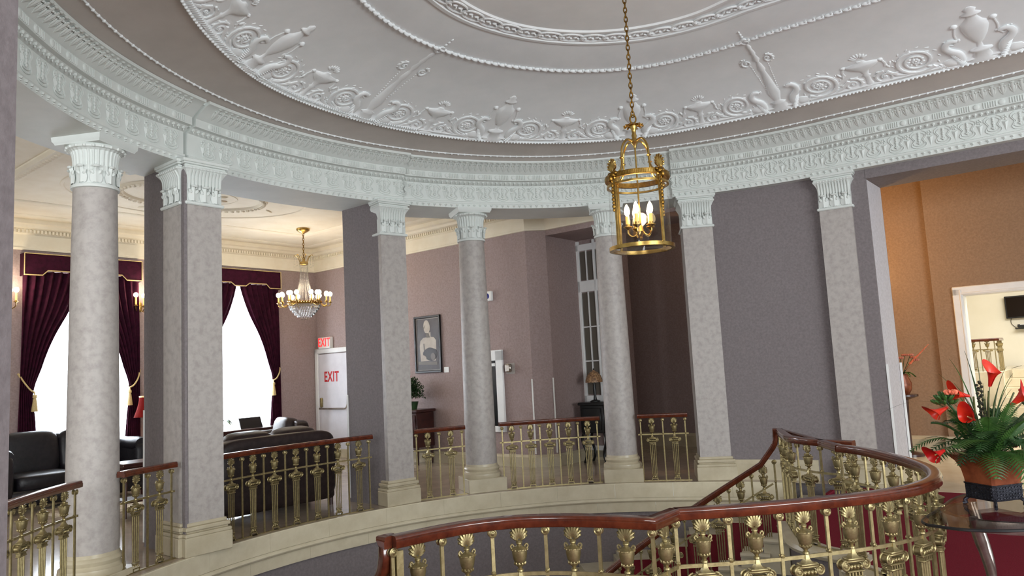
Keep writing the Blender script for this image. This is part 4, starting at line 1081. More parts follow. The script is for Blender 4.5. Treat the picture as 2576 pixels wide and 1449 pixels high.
    for i in range(5):
        a = 2*pi*i/5+.5; ca, sa = cos(a), sin(a)
        b.tube(smooth_path([(.02*ca, .02*sa, zb(2.67)), (.045*ca, .045*sa, zb(2.64)), (.075*ca, .075*sa, zb(2.635)), (.098*ca, .098*sa, zb(2.66)), (.1*ca, .1*sa, zb(2.7))], 4), .006, n=6); cl.append((.1*ca, .1*sa, zb(2.715)))
    b.build('candle_arms', 'gold', t)
    for c in cl: candle(t, c, .085)
    point_light('lantern_light', (1.055, 5.87, 2.86), 10, (1.0, .78, .48), .06)
lantern()
def chandelier():
    P = W(-9.0, 2.96); t = thing('chandelier', 'crystal chandelier with many lit candle bulbs in the lounge', 'chandelier', (P.x, P.y, 2.7))
    zb = lambda z: z-2.7
    MB().lathe([(.015, zb(4.33)), (.03, zb(4.34)), (.075, zb(4.365)), (.115, zb(4.39)), (.125, zb(4.41)), (.12, zb(4.43))], 24).build('canopy', 'gold', t)
    b = MB(); chain(b, 0, 0, zb(3.84), zb(4.34), .06, .006); b.build('chain', 'gold_dark', t)
    b = MB().lathe([(.06, zb(3.74)), (.075, zb(3.75)), (.08, zb(3.78)), (.07, zb(3.8)), (.02, zb(3.82)), (.01, zb(3.86))], 16)
    for i in range(6):
        a = 2*pi*i/6; b.tube(smooth_path([(.07*cos(a), .07*sin(a), zb(3.79)), (.1*cos(a), .1*sin(a), zb(3.88)), (.15*cos(a), .15*sin(a), zb(3.93)), (.17*cos(a), .17*sin(a), zb(3.91))], 3), .006, n=6)
    cr = b.build('crown', 'gold', t)
    for i in range(6):
        a = 2*pi*i/6; b = MB()
        for k in range(5): b.ell((.17*cos(a), .17*sin(a), zb(3.88)-.028*k), (.008+.003*(k == 4), .008, .014), 6, 4)
        b.ell((.17*cos(a), .17*sin(a), zb(3.72)), (.016, .016, .024), 6, 5); b.build('crystal_drop', 'crystal', cr)
    me = None
    for i in range(16):
        b = MB(); 
        for k in range(30):
            q = k/29; r = .075+.13*q**1.6+.03*sin(pi*q)*-1; b.ell((r, 0, zb(3.76)-.72*q), (.011, .011, .0125), 6, 4)
        if me is None: o = b.build('bead_strand', 'crystal', t); me = o.data
        else: o = place(me, 'bead_strand', t)
        o.rotation_euler = (0, 0, 2*pi*i/16)
    b = MB().lathe([(.27, zb(3.0)), (.3, zb(3.005)), (.305, zb(3.03)), (.28, zb(3.045)), (.26, zb(3.03))], 40)
    for i in range(40):
        a = 2*pi*i/40; b.ell((.3*cos(a), .3*sin(a), zb(3.045)), (.018, .018, .02), 6, 4)
    ring = b.build('ring_band', 'gold_dark', t)
    for i in range(6):
        a0 = 2*pi*i/6+.25
        arm = MB()
        ends = []
        for da, rr, dz in ((-.2, .40, 0), (.0, .46, -.01), (.2, .40, 0)):
            a = a0+da; ca, sa = cos(a), sin(a)
            arm.tube(smooth_path([(.29*cos(a0), .29*sin(a0), zb(3.02)), ((rr-.06)*ca, (rr-.06)*sa, zb(2.97)), (rr*ca, rr*sa, zb(2.99)), (rr*ca, rr*sa, zb(3.04))], 4), .007, n=6); ends.append((rr*ca, rr*sa, zb(3.055)+dz))
        am = arm.build('branch', 'gold', t)
        for e in ends: candle(t, e, .11, .013, 'bulb_round', False)
    for k, (r, z) in enumerate(((.27, 2.975), (.25, 2.93), (.215, 2.885), (.175, 2.84), (.13, 2.80))):
        b = MB(); n = int(2*pi*r/.03)
        for i in range(n):
            a = 2*pi*i/n; b.ell((r*cos(a), r*sin(a), zb(z)), (.014, .012, .03), 6, 4)
        b.build('crystal_tier', 'crystal', t)
    b = MB()
    for i in range(6):
        a = 2*pi*i/6; b.ell((.06*cos(a), .06*sin(a), zb(2.745)), (.02, .02, .03), 8, 5)
    b.build('bottom_drops', 'crystal', t)
    point_light('chandelier_light', (P.x, P.y, 3.3), 30, (1.0, .84, .62), .25)
chandelier()
def sconce(v, z, label, power=14):
    t = thing('wall_sconce', label, 'sconce', W(-11.0, v, z), WROT, 'brass candle sconces of the lounge')
    b = MB().lathe([(.0, 0), (.05, .004), (.055, .012), (.03, .022), (.012, .03)], 14); b.v = [(x, -zz, y*1.7) for x, y, zz in b.v]; b.build('back_plate', 'gold', t)
    b = MB(); ends = []
    for x, y, zz in ((-.11, -.12, 0), (0, -.19, -.02), (.11, -.12, 0)):
        b.tube(smooth_path([(0, -.02, -.02), (x*.5, y*.5, -.09), (x*.95, y*.95, -.06), (x, y, .0+zz)], 4), .008, n=6); ends.append((x, y, .02+zz))
    b.ell((0, -.03, -.03), (.02, .02, .05), 8, 5); b.build('branch', 'gold', t)
    for e in ends: candle(t, e, .15, .016, 'bulb_round', False)
    point_light('sconce_light', W(-10.7, v, z+.3), power, (1.0, .84, .62), .12)
sconce(.87, 3.08, 'brass triple candle sconce lit on the wall beside the left window curtain')
sconce(-1.2, 3.08, 'brass candle sconce barely showing at the left edge of the view')
# red shaded table lamp on its end table
P = W(-10.55, .8); t = thing('end_table', 'small dark end table under the red shaded lamp', 'table', P, WROT)
MB().bbox((0, 0, .66), (.5, .5, .04), .01).build('table_top', 'mahogany_dark', t)
for x in (-.2, .2):
    for y in (-.2, .2): MB().tube([(x, y, 0), (x, y, .64)], [.015, .025], n=8).build('leg', 'mahogany_dark', t)
t = thing('table_lamp', 'red pleated shade table lamp glowing behind the corner pier', 'lamp', (P.x, P.y, .68))
MB().lathe([(.09, 0), (.09, .02), (.04, .04), (.025, .1), (.05, .2), (.06, .28), (.03, .38), (.015, .42), (.012, .5)], 16).build('lamp_base', 'gold_dark', t)
b = MB(); n = 32; P2 = []
for z, r in ((.46, .2), (.5, .185), (.6, .15), (.7, .125), (.8, .115)): P2.append([((r+.004*(k % 2))*cos(2*pi*k/n), (r+.004*(k % 2))*sin(2*pi*k/n), z) for k in range(n+1)])
b.grid(P2); b.build('lamp_shade', 'shade_red', t)
MB().lathe([(.118, .795), (.122, .81), (.118, .82)], 24).build('shade_trim', 'cord_gold', t)
MB().lathe([(.01, .8), (.03, .84), (.045, .88), (.03, .92), (.02, .94), (.03, .96), (.005, .99)], 10).build('finial', 'gold', t)
MB().ell((0, 0, .4), (.05, .05, .02), 10, 5).build('lamp_collar', 'lamp_tip', t)
point_light('lamp_light', (P.x, P.y, 1.3), 3, (1, .6, .35), .05)

# ------------------------------------------------------------ leather seating
def sofa(name, label, loc, rz, w_, d, hb, m, cat, arm_h=.64, seats=2, group=None):
    t = thing(name, label, cat, loc, rz, group)
    aw = .24
    b = MB().bbox((0, 0, .2), (w_-.1, d-.06, .22), .03)
    for x in (-w_/2+.1, w_/2-.1):
        for y in (-d/2+.1, d/2-.1): pass
    b.build('seat_base', m, t, ang=60)
    for x in (-w_/2+.09, w_/2-.09):
        for y in (-d/2+.09, d/2-.09): MB().lathe([(.03, 0), (.035, .1)], 8, (x, y, 0)).build('foot', 'mahogany_dark', t)
    sw = (w_-2*aw)/seats
    for i in range(seats):
        x = -w_/2+aw+sw*(i+.5); MB().ell((x, -.06, .4), (sw/2, d/2-.12, .12), 20, 12, None, .35).build('seat_cushion', m, t, ang=80)
        b = MB(); M = Matrix.Rotation(-.18, 3, 'X'); b.ell((x, d/2-.25, .40+(hb-.42)/2+.04), (sw/2+.01, .15, (hb-.34)/2), 20, 12, M, .45)
        b.v = [(xx, yy+.012*sin(xx*26+zz*9)*max(0, zz-.5), zz) for xx, yy, zz in b.v]; b.build('back_cushion', m, t, ang=80)
    b = MB().ell((0, d/2-.09, (hb+.1)/2), (w_/2-.06, .13, (hb-.1)/2), 24, 14, None, .3); b.build('backrest', m, t, ang=80)
    for s in (-1, 1):
        b = MB().ell((s*(w_/2-.12), -.01, .12+(arm_h-.12)/2), (.11, d/2-.02, (arm_h-.12)/2), 18, 12, None, .35)
        M = Matrix.Rotation(pi/2, 3, 'X'); lb = MB().lathe([(.05, -d/2+.03), (.12, -d/2+.01), (.125, -d/2+.06), (.115, 0), (.125, d/2-.15), (.1, d/2-.06)], 16)
        b.add([tuple(M @ Vector(p)+Vector((s*(w_/2-.12), 0, arm_h-.07+.0))) for p in lb.v], lb.f)
        a = b.build('arm', m, t, ang=70)
    return t
sofa('leather_sofa', 'black leather sofa under the left lounge window', W(-9.82, -.74), WROT, 2.05, 1.1, 1.02, 'leather', 'sofa', .84)
sofa('leather_sofa', 'dark leather sofa seen from behind through the long balustrade', W(-6.02, .14), nrot(-1, 0), 1.75, .92, .98, 'leather_brown', 'sofa', .72, seats=2)
sofa('leather_armchair', 'dark brown leather armchair with loose back cushion in front of the right lounge window', W(-9.15, 2.3), nrot(-.25, -.97), 1.15, 1.0, .93, 'leather_brown', 'armchair', .72, seats=1)

# console under the right window, with orchid and tilted frame
t = thing('console', 'long dark wood console under the right lounge window', 'console', W(-10.55, 2.7), WROT)
MB().bbox((0, 0, .74), (1.85, .44, .05), .01).build('console_top', 'mahogany_dark', t)
MB().bbox((0, .02, .36), (1.78, .38, .70), .01).build('body', 'mahogany_dark', t)
for k in range(3): MB().bbox((-.59+.59*k, -.18, .38), (.54, .02, .56), .008).build('door', 'mahogany_dark', t)
t = thing('tilted_frame', 'black tilted frame standing on the console under the right window', 'frame', W(-10.55, 2.8, .765), WROT)
b = MB().box((0, 0, .1), (.46, .02, .2)); b.v = [(x, y+z*.45, z) for x, y, z in b.v]; b.build('panel', 'black', t, smooth=False)
b = MB().box((0, .12, .08), (.04, .16, .02)); b.build('prop', 'black', t, smooth=False)
t = thing('orchid', 'potted orchid with broad leaves at the pier end of the console', 'plant', W(-10.55, 2.14, .765), WROT)
MB().lathe([(.05, 0), (.07, .1), (.075, .12), (.065, .12)], 16).build('pot', 'white_plastic', t)
def leaf_blade(L, wd, curve, nseg=8):
    P = []
    for i in range(nseg+1):
        q = i/nseg; x = L*q; z = curve*sin(q*pi*.9)*L*.45-.25*L*q*q*(curve > 0); hw = wd*sin(pi*min(1, .08+q*.92))**.8/2; P.append([(x, -hw, z+.01), (x, 0, z), (x, hw, z+.01)])
    return MB().grid(P)
for i in range(5):
    b = leaf_blade(.26, .1, .8); b.v = [(x, y, z+.12) for x, y, z in b.v]; o = b.build('leaf', 'leaf', t); o.rotation_euler = (0, 0, i*1.26)
b = MB().tube(smooth_path([(0, 0, .12), (.02, 0, .3), (-.01, 0, .45), (-.08, 0, .55)], 4), .005, n=5); sp = b.build('stem', 'stem_dark', t)
for k in range(4):
    b = MB()
    for i in range(5):
        a = 2*pi*i/5; b.ell((-.01-.02*k+.025*cos(a), -.02, .36+.055*k+.025*sin(a)), (.022, .008, .022), 8, 5)
    b.build('blossom', 'flower_pink', sp)
# little table and rug in the lounge
t = thing('side_table', 'dark wooden side table behind the balustrade between left column and pier', 'table', W(-7.62, -.68), WROT)
MB().bbox((0, 0, .66), (.55, .5, .05), .01).build('table_top', 'mahogany_dark', t); MB().bbox((0, 0, .58), (.48, .43, .1), .01).build('apron', 'mahogany_dark', t)
MB().bbox((0, 0, .2), (.46, .42, .03), .006).build('shelf', 'mahogany_dark', t)
for x in (-.22, .22):
    for y in (-.2, .2): MB().tube([(x, y, 0), (x, y, .55)], [.016, .026], n=8).build('leg', 'mahogany_dark', t)
o = MB().prism([(W(-8.9, -.55).x+.9*cos(2*pi*i/40)*UX+.8*sin(2*pi*i/40)*VX, W(-8.9, -.55).y+.9*cos(2*pi*i/40)*UY+.8*sin(2*pi*i/40)*VY) for i in range(40)], .002, .014).build('rug', 'rug', ang=30)
tag(o, 'cream patterned oval rug in front of the black sofa', 'rug')

# ------------------------------------------------------------ hallway wall: exit door, sign, picture, doors, devices
def door_exit():
    t = thing('door_1', 'white exit door with panic bar at the lounge corner', 'door', W(-10.38, 4.65, 0), ROT, kind='structure')
    b = MB()
    for x in (-.56, .56): b.bbox((x, -.03, 1.13), (.1, .06, 2.26), .008)
    b.bbox((0, -.03, 2.22), (1.22, .06, .1), .008); b.build('door_frame', 'white_paint', t)
    d = MB().bbox((0, -.02, 1.08), (1.02, .04, 2.15), .006).build('door_leaf', 'door_white', t)
    text_mesh('lettering', 'EXIT', .3, 'red_letter', d, (-.06, -.043, 1.66), (pi/2, 0, 0), .002)
    b = MB().tube([(-.42, -.1, 1.0), (.44, -.1, 1.0)], .018, n=10)
    for x in (-.42, .44): b.tube([(x, -.1, 1.0), (x, -.06, 1.03), (x, -.03, 1.1)], .016, n=8)
    p = b.build('panic_bar', 'steel', d); MB().bbox((-.4, -.06, 1.13), (.07, .05, .2), .015).build('latch_case', 'brass', p)
door_exit()
t = thing('exit_sign', 'lit white box sign reading EXIT in red above the white door', 'sign', W(-10.6, 4.65, 2.27), ROT)
MB().bbox((0, -.05, .12), (.4, .09, .24), .008).build('housing', 'white_plastic', t); text_mesh('lettering', 'EXIT', .25, 'red_sign', t, (0, -.097, .125), (pi/2, 0, 0), .002)
def picture():
    t = thing('framed_picture', 'tall black framed print of a bare shouldered figure holding a black cat', 'picture', W(-7.53, 4.65, 1.64), ROT)
    w_, h = .70, 1.07; b = MB()
    for x in (-w_/2+.02, w_/2-.02): b.bbox((x, -.02, h/2), (.04, .04, h), .006)
    for z in (.02, h-.02): b.bbox((0, -.02, z), (w_, .04, .04), .006)
    b.build('frame', 'black_frame', t)
    pr = MB().box((0, -.012, h/2), (w_-.06, .006, h-.06)).build('print', 'print_dark', t, smooth=False)
    def flat(pts, y, m, nm):
        n = len(pts); b = MB(); b.add([(x, y, z) for x, z in pts]+[(x, y+.002, z) for x, z in pts], [tuple(range(n)), tuple(range(2*n-1, n-1, -1))]+[(i, n+i, n+(i+1) % n, (i+1) % n) for i in range(n)]); return b.build(nm, m, pr, smooth=False)
    ell_ = lambda cx, cz, rx, rz, a=0, n=24: [(cx+rx*cos(2*pi*i/n)*cos(a)-rz*sin(2*pi*i/n)*sin(a), cz+rx*cos(2*pi*i/n)*sin(a)+rz*sin(2*pi*i/n)*cos(a)) for i in range(n)]
    flat([(-.2, .22), (-.22, .5), (-.2, .6), (-.12, .66), (-.02, .67), (-.04, .74), (.08, .76), (.08, .67), (.16, .66), (.22, .6), (.22, .4), (.2, .22)], -.0175, 'print_skin', 'painted_torso')
    flat(ell_(-.015, .86, .085, .13, .12), -.0195, 'print_skin', 'painted_head'); flat([(-.09, .86), (-.115, .83), (-.09, .82), (-.05, .9)], -.0205, 'print_shadow', 'painted_profile')
    flat([(-.045, .75), (-.03, .66), (.06, .66), (.03, .74)], -.0200, 'print_shadow', 'painted_neck_shade'); flat([(-.1, .3), (-.12, .55), (-.09, .55), (-.07, .3)], -.0200, 'print_shadow', 'painted_arm_shade')
    flat(smooth_path([(-.12, .3), (-.13, .38), (-.06, .44), (.04, .47), (.14, .45), (.22, .42), (.24, .34), (.2, .26), (.1, .22), (0, .24), (-.12, .3)], 4), -.0215, 'print_black', 'painted_cat')
    flat(ell_(.13, .3, .06, .07), -.0235, 'print_shadow', 'painted_glass'); flat(ell_(-.1, .29, .06, .035, -.5), -.0235, 'print_skin', 'painted_hand')
    flat([(-.26, .16), (-.26, .22), (.24, .2), (.24, .14)], -.0225, 'print_shadow', 'painted_ledge')
    for x0, x1, z0, z1 in ((-.3, .3, .05, .056), (-.3, .3, 1.014, 1.02), (-.3, -.294, .05, 1.02), (.294, .3, .05, 1.02)): MB().box(((x0+x1)/2, -.0165, (z0+z1)/2), (x1-x0, .003, z1-z0)).build('painted_border', 'print_line', pr, smooth=False)
    MB().box((0, -.028, h/2), (w_-.07, .003, h-.07)).build('glazing', 'glass', t, smooth=False)
picture()
t = MB().bbox((0, -.006, 0), (.12, .012, .1), .003).build('wall_card', 'white_plastic'); t.location = W(-7.08, 4.65, 1.68); t.rotation_euler = (0, 0, ROT); tag(t, 'small white card on the wall beside the framed picture', 'card')
t = thing('fire_alarm', 'white wall alarm with blue lens high beside the middle column', 'alarm', W(-5.95, 4.65, 2.84), ROT)
MB().bbox((0, -.03, .08), (.16, .06, .17), .01).build('housing', 'white_plastic', t); MB().ell((-.01, -.06, .08), (.045, .012, .05), 12, 6).build('lens', 'blue_plastic', t)
t = thing('wall_device', 'square metal wall device right of the white glazed door', 'device', W(-5.56, 4.65, 1.55), ROT)
MB().bbox((0, -.006, .09), (.19, .012, .18), .003).build('back_plate', 'faux_marble', t); MB().bbox((-.02, -.04, .1), (.13, .07, .14), .02).build('cover', 'steel', t)
t = thing('door_2', 'white framed door with dark glass behind the middle round column', 'door', W(-6.08, 4.65, 0), ROT, kind='structure')
b = MB()
for x in (-.3, .3): b.bbox((x, -.03, 1.27), (.15, .05, 1.38), .006)
b.bbox((0, -.03, 1.88), (.75, .05, .18), .006); b.bbox((0, -.03, .62), (.75, .05, .1), .006); b.build('door_frame', 'white_paint', t)
MB().box((0, -.012, 1.24), (.5, .01, 1.14)).build('dark_glass', 'glass_dark', t, smooth=False)
MB().box((.12, -.02, 1.72), (.14, .004, .05)).build('paper_label', 'white_plastic', t, smooth=False)
# cabinet with plant
t = thing('cabinet', 'reddish brown wooden cabinet under the framed picture', 'cabinet', W(-7.78, 4.38), ROT)
MB().bbox((0, 0, .96), (.8, .5, .05), .01).build('cabinet_top', 'mahogany_dark', t); MB().bbox((0, 0, .62), (.74, .44, .62), .008).build('body', 'mahogany_dark', t)
for x in (-.18, .18): 
    d = MB().bbox((x, -.23, .62), (.33, .02, .54), .008).build('door', 'mahogany_dark', t); MB().ell((x*.25, -.25, .64), (.012, .015, .012), 8, 5).build('knob', 'gold', d)
for x in (-.33, .33):
    for y in (-.18, .18): MB().tube([(x, y, 0), (x, y, .32)], [.016, .028], n=8).build('leg', 'mahogany_dark', t)
t = thing('potted_fern', 'bushy green plant standing on the wooden cabinet', 'plant', W(-7.72, 4.36, .985), ROT)
MB().lathe([(.08, 0), (.11, .12), (.115, .14), (.1, .14)], 16).build('pot', 'leaf_dark', t)
b = MB()
for i in range(1500):
    a = random.uniform(0, 2*pi); e = random.uniform(-.2, 1.4); R = random.uniform(.08, .27); c = Vector((R*cos(a)*cos(e), R*sin(a)*cos(e)*.8, .26+R*sin(e)*1.25))
    M = Matrix.Rotation(random.uniform(0, 6.3), 3, 'Z') @ Matrix.Rotation(random.uniform(-1, 1), 3, 'Y'); q = [c+M @ Vector(p) for p in ((-.03, 0, 0), (0, -.011, .004), (.035, 0, 0), (0, .011, .004))]; b.add(q, [(0, 1, 2, 3)])
b.build('foliage', 'leaf_dark', t, kind='stuff', smooth=False)
MB().tube([(-.05, 0, .4), (-.02, 0, .62)], .008, n=5).build('twig', 'red_letter', t)
# floor vent box, corner guards
def guard(u, v, z0, z1, label, ang=0.0):
    b = MB(); b.box((.013, 0, (z1-z0)/2), (.03, .004, z1-z0)); b.box((0, .013, (z1-z0)/2), (.004, .03, z1-z0)); o = b.build('corner_guard', 'white_plastic', smooth=False); o.location = W(u, v, z0); o.rotation_euler = (0, 0, ROT+ang); tag(o, label, 'corner guard', 'clear corner guards')
guard(-5.12, 4.64, .22, 1.45, 'left one of the two corner guards at the hallway corner'); guard(-4.85, 4.87, .22, 1.45, 'right one of the two corner guards at the hallway corner')
guard(-5.565, 1.165, .05, 1.4, 'corner guard on the wall stub beside the exit door'); guard(-5.495, -1.555, .05, 1.4, 'corner guard on the wall stub behind the corner pier')
guard(.268, 4.86, .2, 1.45, 'corner guard at the front edge of the wide opening'); guard(.268, 5.6, .2, 1.45, 'corner guard at the back edge of the wide opening')
# recess: white paned door, dark cabinet with lamp, narrow picture
t = thing('window_3', 'tall white door with small grey panes at the back of the recess', 'paned door', W(-4.49, 5.84, 0), ROT, kind='structure')
b = MB()
for x in (-.34, .0, .34): b.bbox((x, -.02, 1.92), (.06 if x else .04, .05, 3.84), .006)
for z in (.14, 1.0, 3.02, 3.72): b.bbox((0, -.02, z), (.74, .05, .2 if z < 3.5 else .12), .006)
b.build('door_frame', 'white_paint', t)
for c in (-.165, .165):
    for z0, z1 in ((1.1, 1.7), (1.7, 2.3), (2.3, 2.92), (3.12, 3.66)):
        for k in (-1, 1): MB().box((c+k*.075, -.008, (z0+z1)/2), (.13, .006, z1-z0-.03)).build('pane', 'pane_grey', t, smooth=False)
    bb = MB().box((c, -.018, 2.4), (.02, .025, 2.6)); 
    for z in (1.7, 2.3): bb.box((c, -.018, z), (.3, .025, .02))
    bb.build('glazing_bar', 'white_paint', t, smooth=False)
t = thing('cabinet', 'black lacquered cabinet with curved legs in the recess', 'cabinet', W(-4.42, 5.5), ROT)
MB().bbox((0, 0, .98), (.52, .4, .05), .012).build('cabinet_top', 'black', t); MB().bbox((0, 0, .73), (.46, .34, .46), .01).build('body', 'black', t); MB().bbox((0, -.175, .73), (.36, .02, .36), .006).build('door', 'black', t)
for x in (-.19, .19):
    for y in (-.13, .13): MB().tube(smooth_path([(x, y, .52), (x*1.25, y*1.1, .38), (x*.9, y, .15), (x*1.15, y, 0)], 4), .022, n=8).build('leg', 'black', t)
t = thing('table_lamp', 'dark table lamp with mosaic dome shade on the black cabinet', 'lamp', W(-4.44, 5.5, 1.005), ROT)
MB().lathe([(.09, 0), (.085, .02), (.03, .04), (.022, .1), (.03, .2), (.018, .3), (.012, .36)], 14).build('lamp_base', 'black', t)
MB().lathe([(.15, .33), (.145, .37), (.12, .44), (.07, .5), (.02, .525), (.015, .54)], 18).build('lamp_shade', 'mosaic', t); MB().ell((0, 0, .55), (.012, .012, .016), 8, 5).build('finial', 'black', t)
t = MB().bbox((0, -.012, 0), (.07, .024, .62), .005).build('wall_picture', 'black_frame'); t.location = W(-3.97, 5.84, 1.75); t.rotation_euler = (0, 0, ROT); tag(t, 'narrow dark frame on the wall behind the lantern column', 'picture')

# unseen ceiling lamp added to brighten the dim passage
t = thing('fill_lamp', 'unseen lamp added to brighten the dim passage behind the lantern column', 'lamp', W(-2.4, 7.0, 4.30), ROT)
MB().lathe([(.16, .13), (.16, .1), (.15, .09)], 20).build('fill_lamp_rim', 'gold_dark', t); MB().lathe([(.145, .1), (.13, .04), (.08, .0), (.01, -.015)], 20).build('fill_lamp_bowl', 'white_plastic', t)
point_light('lamp_light', W(-2.4, 7.0, 4.1), 9, (1, .8, .6), .1)  # fill light added to lift the dark end wall
# ------------------------------------------------------------ glass table and flower arrangement beside the near rail
TC = Vector((2.66, 4.1, 0))
t = thing('glass_table', 'silver legged table with dark edged glass top carrying the red flowers', 'table', TC)
outl = smooth_path([(-.64, -.25), (-.52, -.4), (-.3, -.46), (.0, -.42), (.34, -.26), (.56, -.02), (.6, .26), (.44, .46), (.16, .5), (-.1, .4), (-.38, .1), (-.6, -.14), (-.64, -.25)], 4)[:-1]
MB().prism(outl, .738, .75).build('glass_top', 'glass_smoke', t, ang=30)
b = MB(); b.tube([(x, y, .744) for x, y in outl+outl[:1]], .008, n=6, cap=False); b.build('glass_edge', 'black', t)
b = MB(); b.sweep([Vector((.36*cos(2*pi*i/40), .3*sin(2*pi*i/40)+.02, .7)) for i in range(40)], [(-.018, -.03), (.018, -.03), (.022, .0), (.018, .03), (-.018, .03)], closed=True); b.build('ring_frame', 'steel', t)
for x, y in ((-.34, -.12), (-.02, -.3), (.3, .1), (-.1, .28)):
    q = Vector((x, y)); b = MB(); b.tube(smooth_path([(x*.98, y*.98, .735), (x*.86, y*.86, .6), (x*.72, y*.72, .4), (x*.8, y*.8, .18), (x*1.12, y*1.12, .012)], 5), [.028]*6+[.024]*6+[.022]*9, n=10); b.build('leg', 'steel', t)
def vase():
    P = (2.59, 4.2, .754); t = thing('flower_vase', 'square flared copper vase with dark textured foot on the glass table', 'vase', P, .25)
    def sq(lay):
        b = MB(); vs = []; fs = []
        for h, z in lay:
            c = h*.88; vs += [(-c, -h, z), (c, -h, z), (h, -c, z), (h, c, z), (c, h, z), (-c, h, z), (-h, c, z), (-h, -c, z)]
        for i in range(len(lay)-1):
            for j in range(8): fs.append((i*8+j, i*8+(j+1) % 8, (i+1)*8+(j+1) % 8, (i+1)*8+j))
        fs += [tuple(range(7, -1, -1)), tuple(range((len(lay)-1)*8, len(lay)*8))]
        return b.add(vs, fs)
    sq([(.098, .115), (.10, .14), (.108, .19), (.126, .235), (.156, .27), (.16, .275), (.15, .275)]).build('bowl', 'vase_copper', t, ang=30)
    ft = sq([(.098, .035), (.1, .04), (.1, .112), (.104, .115), (.104, .12), (.098, .121)]).build('foot_band', 'iron', t, ang=30)
    b = MB()
    for fx, fy, rz in ((0, -1, 0), (1, 0, pi/2), (0, 1, pi), (-1, 0, -pi/2)):
        for i in range(9):
            for k in range(4):
                p = Matrix.Rotation(rz, 3, 'Z') @ Vector((-.08+.02*i, -.1, .05+.018*k)); b.ell(p, (.006, .006, .006), 5, 3)
    b.build('hobnail_texture', 'iron', ft, kind='stuff')
    for x in (-1, 1):
        for y in (-1, 1): MB().tube(smooth_path([(x*.085, y*.085, .04), (x*.1, y*.1, .02), (x*.095, y*.095, .008), (x*.108, y*.108, .003)], 3), .009, n=6).build('foot', 'iron', t)
vase()
FA = Vector((2.59, 4.2, 1.0))
fl = thing('flower_arrangement', 'silk arrangement of red calla lilies, grasses and fern fronds in the copper vase', 'flowers', FA)
cam_right = Vector((1, 0, 0)); 
def frond(base, tip, droop, n=22, L=.09, m='leaf', w_=.006):
    base, tip = Vector(base), Vector(tip); mid = (base+tip)/2+Vector((0, 0, droop))
    pts = [base*(1-q)**2+mid*2*q*(1-q)+tip*q*q for q in [i/n for i in range(n+1)]]
    b = MB(); b.tube(pts, [.004-.003*i/n for i in range(n+1)], n=5)
    for i in range(3, n+1):
        p = pts[i]; d = (pts[i]-pts[i-1]).normalized(); sd = d.cross(Vector((0, 0, 1))); sd = sd.normalized() if sd.length > 1e-4 else Vector((1, 0, 0))
        up = sd.cross(d); l = L*(.45+.75*sin(pi*(i/n)**.8))*(1 if i < n else .6)
        for s in (-1, 1):
            e = (sd*s*.82+d*.55-up*.12).normalized()*l; c = d*w_; b.add([p-c, p+e*.5-c*.9+up*.006, p+e, p+e*.5+c*.9+up*.006, p+c], [(0, 1, 2, 3, 4)])
    return b.build('fern_frond', m, fl, smooth=False)
for tip, dr, L in (((-.36, -.1, .02), .16, .11), ((-.3, -.22, .1), .14, .11), ((-.22, .12, .2), .1, .1), ((-.16, -.3, -.05), .16, .1), ((.02, -.32, -.12), .18, .1), ((.14, -.3, -.06), .16, .1), ((.3, -.18, .05), .16, .11), ((.36, .0, .08), .16, .11), ((.28, .15, .2), .1, .1), ((-.1, -.2, .24), .05, .09), ((.08, -.22, .22), .05, .09), ((.2, -.1, .28), .05, .09), ((-.2, -.05, .27), .05, .09), ((.0, .25, .2), .1, .1), ((-.4, .05, .06), .18, .1), ((.05, -.15, .3), .04, .09)):
    frond((tip[0]*.1, tip[1]*.1, .0), tip, dr, L=L)
def calla(tip, aim, s=1.0):
    tip = Vector(tip); st = MB().tube(smooth_path([(tip.x*.12, tip.y*.12, 0), (tip.x*.35, tip.y*.35, tip.z*.55), tuple(tip-Vector(aim).normalized()*.09*s)], 5), .0055, n=6).build('lily_stem', 'leaf_olive', fl)
    d = Vector(aim).normalized(); x = d.orthogonal().normalized()
    # long lip of the spathe points upwards
    upv = (Vector((0, 0, 1))-d*d.z); x = upv.normalized() if upv.length > .2 else x; y = d.cross(x); s *= .74; o0 = tip-d*.09*s; P = []
    for i in range(9):
        q = i/8; row = []
        for k in range(19):
            a = -pi+2*pi*k/18*1.0; r = (.009+.021*q**1.3+(.016*q**7))*s; lip = .055*s*q**3*max(0, cos(a)); bend = .035*s*q**5*max(0, cos(a))
            row.append(o0+d*(.105*s*q+lip)+x*(r*cos(a)+bend)+y*(r*sin(a)*1.05+.006*(k/18-.5)*s))
        P.append(row)
    f = MB().grid(P).build('lily_bloom', 'lily', fl, ang=80)
    MB().tube([o0+d*.03*s, o0+d*.085*s], [.006*s, .004*s], n=6).build('spadix', 'cord_gold', f)
for tip, aim, s in (((-.2, -.1, .37), (-.9, -.1, .2), 1.1), ((-.3, -.06, .27), (-.9, -.1, -.35), 1.1), ((-.18, -.14, .25), (-.75, -.55, .3), 1.15), ((.02, -.08, .47), (.1, -.35, 1), 1.15), ((.12, -.15, .34), (.55, -.5, .6), 1.2), ((.26, -.05, .39), (.9, -.2, .3), 1.2), ((.28, -.2, .22), (.85, -.5, .25), 1.15), ((.2, -.28, .07), (.6, -.8, -.1), 1.2), ((-.4, -.18, .06), (-.9, -.4, -.25), 1.15)): calla(tip, aim, s)
